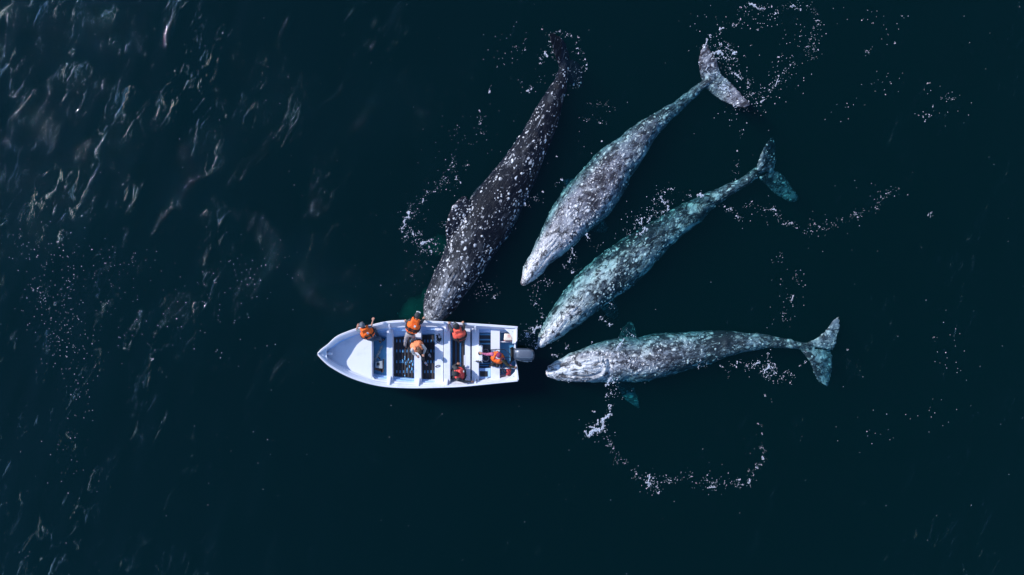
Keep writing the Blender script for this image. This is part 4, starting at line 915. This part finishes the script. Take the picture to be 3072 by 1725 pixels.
#  (px, py, size in px)
FOAM = [[(1355, 463, 3), (1358, 475, 3), (1357, 488, 4), (1360, 500, 4), (1368, 485, 2), (1350, 497, 3), (1346, 510, 4), (1366, 515, 3), (1369, 529, 4), (1369, 539, 4), (1382, 549, 4), (1404, 494, 4), (1397, 498, 3), (1331, 529, 3), (1336, 535, 3), (1336, 546, 3), (1321, 550, 3), (1312, 566, 3), (1302, 575, 5), (1290, 572, 2), (1281, 576, 4), (1277, 586, 3), (1262, 596, 3), (1269, 602, 5), (1256, 611, 3), (1240, 612, 3), (1232, 620, 2), (1229, 636, 8), (1225, 652, 7), (1215, 660, 4), (1212, 665, 7), (1214, 675, 5), (1205, 686, 5), (1208, 695, 4), (1218, 700, 3), (1216, 710, 5), (1222, 706, 3), (1233, 683, 3), (1241, 702, 6), (1232, 697, 2), (1258, 696, 4), (1265, 703, 4), (1250, 717, 3), (1236, 728, 3), (1250, 731, 3), (1264, 731, 6), (1273, 726, 8), (1287, 724, 5), (1296, 720, 4), (1308, 733, 4), (1266, 742, 3), (1264, 754, 4), (1287, 742, 4), (1277, 754, 3), (1294, 756, 5), (1318, 762, 2), (1321, 680, 3), (1332, 675, 3), (1337, 665, 2), (1326, 683, 2)],
        [(1393, 287, 2), (1472, 258, 3), (1470, 275, 5), (1437, 332, 4), (1441, 372, 5), (1452, 402, 3), (1444, 400, 3), (1470, 312, 2), (1442, 356, 3), (1453, 350, 2), (1432, 352, 3), (1372, 376, 3), (1363, 388, 2), (1585, 272, 7), (1592, 268, 4), (1594, 259, 3), (1564, 278, 3), (1607, 275, 3)],
        [(1625, 88, 4), (1650, 105, 4), (1665, 100, 3), (1680, 95, 4), (1700, 105, 4), (1715, 108, 4), (1735, 112, 4), (1730, 128, 3), (1732, 145, 4), (1735, 158, 4), (1752, 160, 3), (1756, 178, 4), (1760, 195, 4), (1758, 205, 4), (1745, 218, 3), (1744, 232, 3), (1738, 248, 3), (1735, 262, 2), (1722, 256, 3), (1710, 258, 2), (1757, 205, 2), (1745, 207, 2), (1728, 210, 2), (1710, 213, 2), (1695, 215, 3), (1680, 220, 3), (1660, 225, 3), (1637, 160, 6), (1641, 168, 6), (1634, 155, 5), (1622, 175, 4), (1622, 190, 4), (1650, 125, 4), (1652, 140, 4), (1658, 158, 4), (1665, 180, 3), (1570, 130, 3), (1575, 150, 4), (1535, 155, 3), (1520, 115, 3)],
        [(1770, 310, 2), (1790, 312, 2), (1800, 308, 3), (1815, 315, 3), (1826, 320, 3), (1830, 335, 3), (1778, 345, 2), (1760, 365, 3), (1752, 362, 2), (1738, 353, 2), (1800, 370, 4), (1820, 372, 3), (1805, 423, 4), (1792, 360, 2), (1845, 330, 2), (1775, 460, 3), (1765, 500, 2), (1672, 470, 4), (1685, 540, 5), (1678, 548, 3), (1665, 552, 3), (1576, 588, 5), (1583, 590, 4), (1574, 607, 7), (1577, 614, 5), (1588, 616, 3), (1628, 575, 4), (1610, 600, 3), (1603, 592, 3), (1630, 608, 3), (1643, 490, 2), (1704, 285, 3), (1738, 395, 3)],
        [(1602, 600, 2), (1445, 845, 3), (1455, 868, 2), (1460, 850, 2), (1482, 890, 5), (1492, 882, 3), (1435, 880, 3), (1430, 895, 3), (1475, 895, 2), (1500, 880, 2)],
        [(2223, 21, 5), (2233, 17, 3), (2250, 12, 7), (2262, 15, 8), (2272, 25, 5), (2284, 26, 5), (2296, 26, 5), (2315, 22, 5), (2326, 42, 6), (2335, 40, 4), (2350, 18, 3), (2372, 19, 5), (2384, 17, 5), (2402, 28, 7), (2392, 14, 3), (2420, 18, 4), (2432, 14, 3), (2441, 39, 3), (2447, 45, 3), (2449, 63, 6), (2453, 75, 4), (2440, 80, 3), (2444, 105, 3), (2435, 110, 3), (2446, 120, 3), (2441, 147, 4), (2437, 138, 3), (2420, 140, 4), (2412, 150, 3), (2426, 163, 3), (2436, 175, 3), (2442, 178, 3), (2455, 152, 2), (2221, 60, 5), (2232, 48, 2), (2238, 38, 2), (2209, 74, 4), (2199, 76, 4), (2188, 70, 2), (2163, 87, 6), (2158, 102, 3), (2150, 110, 2), (2157, 128, 5), (2164, 134, 4), (2130, 105, 5), (2122, 120, 5), (2116, 135, 6), (2114, 148, 5), (2108, 140, 4), (2098, 188, 5)],
        [(2104, 155, 5), (2110, 145, 5), (2128, 170, 6), (2132, 182, 6), (2146, 176, 6), (2238, 306, 7), (2228, 296, 6), (2192, 282, 5), (2172, 256, 6), (2150, 222, 5)],
        [(2108, 168, 4), (2112, 182, 4), (2124, 196, 5), (2118, 210, 5), (2128, 222, 5), (2138, 190, 4), (2142, 204, 3), (2160, 262, 5), (2170, 270, 6), (2180, 262, 5), (2188, 274, 5), (2205, 292, 4), (2218, 300, 4)],
        [(2140, 160, 5), (2150, 155, 5), (2160, 155, 8), (2168, 163, 6), (2180, 145, 4), (2186, 138, 4), (2192, 136, 3), (2200, 158, 7), (2205, 163, 6), (2196, 150, 4), (2178, 175, 5), (2188, 180, 4), (2172, 172, 4), (2155, 175, 4), (2156, 185, 3), (2200, 175, 4), (2213, 180, 3), (2184, 193, 3), (2191, 205, 4), (2194, 220, 4), (2178, 218, 3), (2206, 222, 5), (2212, 228, 6), (2218, 215, 4), (2222, 236, 5), (2205, 240, 2), (2200, 195, 3), (2242, 240, 4), (2245, 250, 4), (2246, 262, 6), (2252, 252, 3), (2240, 275, 2), (2262, 281, 4), (2253, 285, 4), (2245, 290, 4), (2236, 298, 5), (2232, 305, 7), (2240, 314, 8), (2225, 319, 4), (2210, 320, 4), (2200, 316, 4), (2196, 302, 3), (2276, 285, 3), (2289, 292, 4), (2294, 298, 5), (2283, 306, 6), (2270, 318, 3), (2240, 330, 3), (2297, 274, 3), (2308, 270, 4), (2320, 262, 4), (2328, 254, 5), (2332, 240, 7), (2336, 228, 4), (2347, 220, 5), (2358, 211, 3), (2371, 196, 4), (2380, 187, 4), (2337, 172, 6), (2346, 166, 3), (2334, 186, 3), (2273, 90, 4), (2383, 118, 3)],
        [(2013, 566, 4), (2006, 567, 3), (2018, 569, 3), (1994, 577, 4), (1985, 579, 2), (1975, 583, 2), (1962, 598, 4), (1961, 606, 3), (1968, 612, 3), (1983, 594, 5), (1989, 602, 5), (1995, 610, 4), (2004, 606, 4), (2004, 618, 5), (2002, 629, 5), (1991, 637, 4), (1985, 641, 4), (1972, 639, 4), (1968, 645, 3), (1954, 648, 4), (1950, 656, 5), (1942, 666, 5), (1925, 655, 5), (1925, 668, 7), (1910, 660, 4), (1899, 671, 3), (1904, 673, 2), (1935, 686, 7), (1930, 694, 5), (1920, 702, 5), (1910, 704, 4), (1883, 690, 3), (1880, 700, 3), (1885, 701, 3), (1845, 715, 3), (1810, 728, 3), (2036, 577, 2), (2069, 587, 4), (2060, 585, 3), (2101, 583, 9), (2110, 588, 5), (2095, 585, 5)],
        [(1759, 704, 5), (1764, 714, 5), (1782, 740, 2), (1795, 734, 3), (1716, 745, 4), (1717, 757, 4), (1723, 765, 4), (1726, 772, 2), (1710, 778, 4), (1708, 786, 4), (1699, 796, 3), (1690, 798, 2), (1693, 803, 4), (1718, 818, 6), (1720, 808, 3), (1743, 806, 2), (1632, 842, 3), (1640, 846, 3), (1651, 846, 2), (1657, 850, 3), (1613, 847, 3), (1604, 856, 2), (1613, 874, 3), (1680, 848, 2), (1598, 902, 3), (1607, 911, 4), (1602, 915, 2), (1625, 925, 3), (1625, 940, 3), (1626, 952, 4), (1612, 975, 3), (1622, 978, 6), (1614, 982, 6), (1605, 988, 6), (1601, 996, 6), (1578, 992, 3), (1579, 1001, 5), (1584, 1005, 4), (1583, 1011, 5), (1576, 1010, 4), (1590, 1012, 3), (1595, 998, 3), (1602, 1022, 4), (1608, 1030, 4), (1610, 1038, 4), (1608, 1044, 5), (1598, 1039, 3), (1587, 1035, 3), (1582, 1024, 2), (1834, 912, 4), (1843, 925, 2), (1828, 922, 2), (1800, 950, 4), (1808, 957, 4), (1816, 964, 4), (1833, 974, 6), (1825, 940, 2), (1774, 934, 3), (1832, 870, 4), (1842, 870, 3)],
        [(2175, 618, 4), (2186, 627, 5), (2192, 628, 4), (2209, 647, 4), (2216, 650, 4), (2214, 656, 3), (2223, 654, 3), (2233, 618, 3), (2240, 619, 3), (2256, 605, 4), (2281, 628, 3), (2294, 631, 4), (2302, 630, 2), (2314, 627, 5), (2321, 629, 6), (2327, 632, 4), (2328, 643, 4), (2335, 661, 3), (2350, 673, 4), (2357, 671, 4), (2365, 671, 4), (2373, 670, 4), (2377, 668, 5), (2390, 684, 4), (2434, 693, 4), (2415, 692, 3), (2420, 705, 2), (2455, 679, 5), (2443, 672, 4), (2430, 677, 3), (2465, 687, 3), (2472, 683, 2), (2497, 674, 3), (2495, 681, 2), (2506, 679, 2), (2512, 663, 3), (2527, 658, 4), (2552, 648, 3), (2564, 644, 5), (2565, 637, 4), (2572, 651, 4), (2588, 637, 2), (2594, 631, 2), (2630, 626, 4), (2637, 629, 2), (2641, 604, 3), (2637, 606, 3), (2643, 591, 4), (2661, 587, 2), (2664, 571, 3), (2669, 583, 2), (2686, 562, 2), (2694, 565, 2), (2626, 555, 3), (2217, 500, 2), (2213, 454, 4), (2221, 414, 3), (2230, 390, 4), (2216, 480, 2), (2211, 500, 3), (2207, 519, 3), (2206, 538, 3)],
        [(2386, 813, 3), (2388, 826, 3), (2390, 839, 3), (2393, 850, 2), (2380, 887, 5), (2375, 902, 5), (2372, 892, 3), (2360, 865, 2), (2353, 940, 4), (2350, 950, 3), (2352, 962, 3), (2360, 930, 2), (2345, 760, 3), (2348, 772, 3), (2335, 775, 3), (2317, 788, 3), (2362, 808, 2), (2317, 972, 3), (2362, 962, 3), (2372, 960, 2), (2425, 745, 2), (2785, 643, 5), (2790, 640, 4), (2775, 365, 5), (2798, 320, 4), (2770, 350, 4), (2788, 345, 4), (2858, 298, 4), (2838, 295, 3), (2868, 294, 3), (2785, 250, 5), (2600, 152, 5), (2605, 157, 4), (2612, 148, 3), (2617, 70, 4), (2685, 130, 5), (2706, 48, 4), (2673, 250, 4), (2655, 285, 4), (2707, 220, 3)],
        [(2305, 1083, 4), (2306, 1092, 5), (2309, 1101, 6), (2302, 1106, 6), (2295, 1110, 7), (2288, 1102, 4), (2292, 1120, 5), (2284, 1114, 4), (2318, 1102, 6), (2326, 1098, 4), (2330, 1105, 4), (2327, 1118, 5), (2322, 1112, 4), (2279, 1086, 6), (2272, 1088, 5), (2264, 1093, 5), (2258, 1099, 4), (2254, 1087, 3), (2240, 1099, 4), (2236, 1095, 3), (2244, 1097, 3), (2222, 1087, 4), (2212, 1088, 4), (2196, 1093, 3), (2208, 1099, 4), (2162, 1098, 4), (2168, 1100, 3), (2187, 1084, 2), (2323, 1091, 6), (2357, 1114, 5), (2377, 1125, 5), (2350, 1130, 4), (2345, 1135, 4), (2371, 1148, 5), (2321, 1143, 4), (2333, 1145, 3), (2414, 1086, 5), (2399, 1097, 4), (2419, 1053, 5), (2303, 1072, 3), (2303, 1060, 4), (2313, 1125, 4), (2300, 1131, 4), (2310, 1133, 3), (2540, 1051, 4), (2101, 1080, 4), (2094, 1102, 4), (2113, 1098, 3), (2120, 1094, 3), (2073, 1088, 3), (2054, 1083, 3), (2186, 1115, 3), (2184, 1130, 3), (2295, 1186, 4)],
        [(1828, 1142, 7), (1822, 1150, 6), (1833, 1133, 5), (1853, 1133, 5), (1841, 1146, 5), (1818, 1156, 6), (1848, 1122, 3), (1833, 1179, 4), (1819, 1184, 4), (1825, 1190, 3), (1782, 1236, 5), (1833, 1216, 5), (1828, 1224, 5), (1862, 1030, 6), (1870, 1020, 5), (1858, 1038, 6), (1852, 1048, 5), (1880, 1010, 3), (1895, 1005, 4), (1901, 1008, 4), (1856, 1012, 3), (1871, 994, 3), (1879, 990, 3), (1864, 994, 2), (1702, 1038, 4), (1698, 1045, 5), (1732, 1028, 3), (1777, 1026, 4), (1664, 1064, 4), (1672, 1068, 4), (1656, 1066, 4), (1685, 1078, 3), (1683, 1084, 3)],
        [(1830, 1242, 6), (1824, 1248, 7), (1818, 1254, 7), (1810, 1256, 6), (1806, 1262, 5), (1810, 1270, 6), (1812, 1278, 5), (1806, 1286, 6), (1798, 1290, 8), (1790, 1292, 8), (1786, 1288, 7), (1778, 1292, 9), (1773, 1298, 8), (1767, 1305, 7), (1763, 1309, 5), (1782, 1282, 6), (1784, 1276, 4), (1757, 1296, 5), (1794, 1262, 5), (1793, 1272, 5), (1754, 1307, 3), (1815, 1295, 4), (1820, 1310, 3), (1829, 1307, 3), (1824, 1318, 3), (1821, 1335, 4), (1833, 1333, 5), (1838, 1327, 3), (1841, 1346, 4), (1838, 1357, 3), (1856, 1356, 3), (1875, 1388, 4), (1863, 1372, 3), (1844, 1376, 3), (1850, 1386, 3), (1869, 1388, 3), (1898, 1409, 3), (1909, 1420, 6), (1901, 1434, 3), (1921, 1434, 4), (1936, 1430, 3), (1949, 1424, 5), (1948, 1433, 6), (1944, 1446, 7), (1952, 1450, 5), (1946, 1459, 5), (1960, 1433, 5), (1971, 1446, 4), (1961, 1452, 3), (1972, 1460, 4), (1976, 1480, 6), (1968, 1471, 3), (1999, 1426, 4), (2005, 1440, 4), (2012, 1441, 4), (2009, 1449, 4), (2018, 1448, 3), (2031, 1440, 3), (2046, 1439, 3), (2043, 1416, 3), (2073, 1428, 4), (2075, 1420, 3), (2090, 1450, 4), (2101, 1449, 2), (2120, 1441, 5), (2141, 1448, 4), (2150, 1442, 3), (2128, 1463, 5), (2134, 1457, 4), (2144, 1460, 5), (2148, 1470, 3), (2076, 1463, 3), (2173, 1449, 4), (2191, 1448, 3), (2197, 1450, 3), (2206, 1459, 3), (2218, 1439, 6), (2214, 1452, 4), (2228, 1453, 4), (2249, 1447, 5), (2246, 1450, 4), (2249, 1437, 5), (2259, 1425, 4), (2244, 1414, 4), (2270, 1403, 6), (2283, 1393, 4), (2266, 1393, 3), (2289, 1372, 6), (2290, 1378, 5), (2288, 1357, 3), (2294, 1350, 3), (2281, 1343, 4), (2289, 1344, 3), (2263, 1346, 3), (2287, 1301, 5), (2275, 1272, 4), (2233, 1315, 3), (2295, 1186, 4), (2166, 1393, 3), (2108, 1347, 3), (2127, 1387, 3), (2022, 1504, 3)]]
vs = []; fs = []
def fpx(px, py, r, **k):
    q = P(px, py, 0); blob(vs, fs, q.x, q.y, r / PXM, **k)
for chain in FOAM:
    for i, (x, y, s) in enumerate(chain):
        fine = .72 if (y > 1330 or x > 2215) else 1.0
        for k in range(2 + s // 2 if s > 3 else 1):
            j_ = s * .5 if k else 0
            fpx(x + random.gauss(0, 1) * j_, y + random.gauss(0, 1) * j_, s * fine * random.uniform(.20, .44), el=random.uniform(1, 1.7), an=random.uniform(0, 3.1))
        for (x2, y2, s2) in chain[max(0, i - 3):i]:
            dd = math.dist((x2, y2), (x, y))
            if s >= 5 and s2 >= 5 and dd < 17:
                q = P((x + x2) / 2, (y + y2) / 2); blob(vs, fs, q.x, q.y, min(s, s2) * .30 / PXM, el=(dd * .5 + 1.5) / (min(s, s2) * .30), an=math.atan2(-(y2 - y), x2 - x))
        if i and math.dist(chain[i - 1][:2], (x, y)) < 34:
            for k in range(3 + s // 3):
                u = random.random(); a = chain[i - 1]
                fpx(a[0] + (x - a[0]) * u + random.gauss(0, 1) * 7, a[1] + (y - a[1]) * u + random.gauss(0, 1) * 7, random.uniform(.35, 1.0))
tag(link('sea_foam', mesh_py(vs, fs), M['foam'], None, True), 'white foam flecks and patches drifting in curved lines round the whales', 'foam', None, 'stuff')
# tiny bubbles: drifting field at the left and loose ones round the whales
vs = []; fs = []
def field(n, cx, cy_, sx2, sy2, r0=.6, r1=1.4, rot=0.0):
    for k in range(int(n * .8)):
        a, b = random.gauss(0, 1) * sx2, random.gauss(0, 1) * sy2
        fpx(cx + a * math.cos(rot) - b * math.sin(rot), cy_ + a * math.sin(rot) + b * math.cos(rot), random.uniform(r0, r1) * (1.5 if random.random() < .08 else 1))
field(90, 170, 760, 90, 35); field(70, 120, 880, 25, 60); field(150, 185, 920, 45, 80); field(110, 210, 1030, 55, 70); field(40, 235, 1200, 25, 60); field(40, 330, 950, 70, 70)
field(45, 370, 790, 60, 30); field(60, 620, 880, 110, 60); field(50, 780, 820, 60, 40); field(40, 560, 1010, 120, 40); field(25, 200, 1380, 60, 50); field(14, 700, 1350, 60, 60)
for c in ((1560, 120), (1500, 170), (1620, 240), (1450, 420), (1350, 440), (1230, 830), (1290, 800)): field(22, c[0], c[1], 40, 30, .6, 1.3)
for c in ((2200, 190), (2290, 290), (2420, 120), (2260, 60), (2160, 140), (2350, 230), (2210, 330)): field(45, c[0], c[1], 38, 26, .6, 1.5)
for c in ((2000, 620), (2300, 650), (2470, 680), (2640, 590), (2380, 860), (2350, 950), (2580, 60), (2680, 80), (2850, 300), (2780, 360), (2650, 250), (2520, 330), (2820, 1000), (2850, 1080), (2650, 1300), (2760, 1240), (2120, 60)): field(14, c[0], c[1], 40, 26, .6, 1.3)
for c in ((1240, 640), (1230, 700), (1290, 740), (1330, 545), (1460, 870), (1620, 860), (1590, 1000), (1900, 680), (1960, 640), (2300, 1110), (1840, 1180), (1950, 1445), (2140, 1450), (1790, 1290)): field(34, c[0], c[1], 22, 18, .6, 1.4)
for q in WATERLINE: blob(vs, fs, q[0] + random.gauss(0, .03), q[1] + random.gauss(0, .03), random.uniform(.007, .02))
for k in range(260): fpx(random.uniform(0, 3072), random.uniform(0, 1725), random.uniform(.5, 1.1))
tag(link('floating_bubbles', mesh_py(vs, fs), M['foam'], None, True), 'tiny white bubbles scattered over the dark water surface', 'bubbles', None, 'stuff')
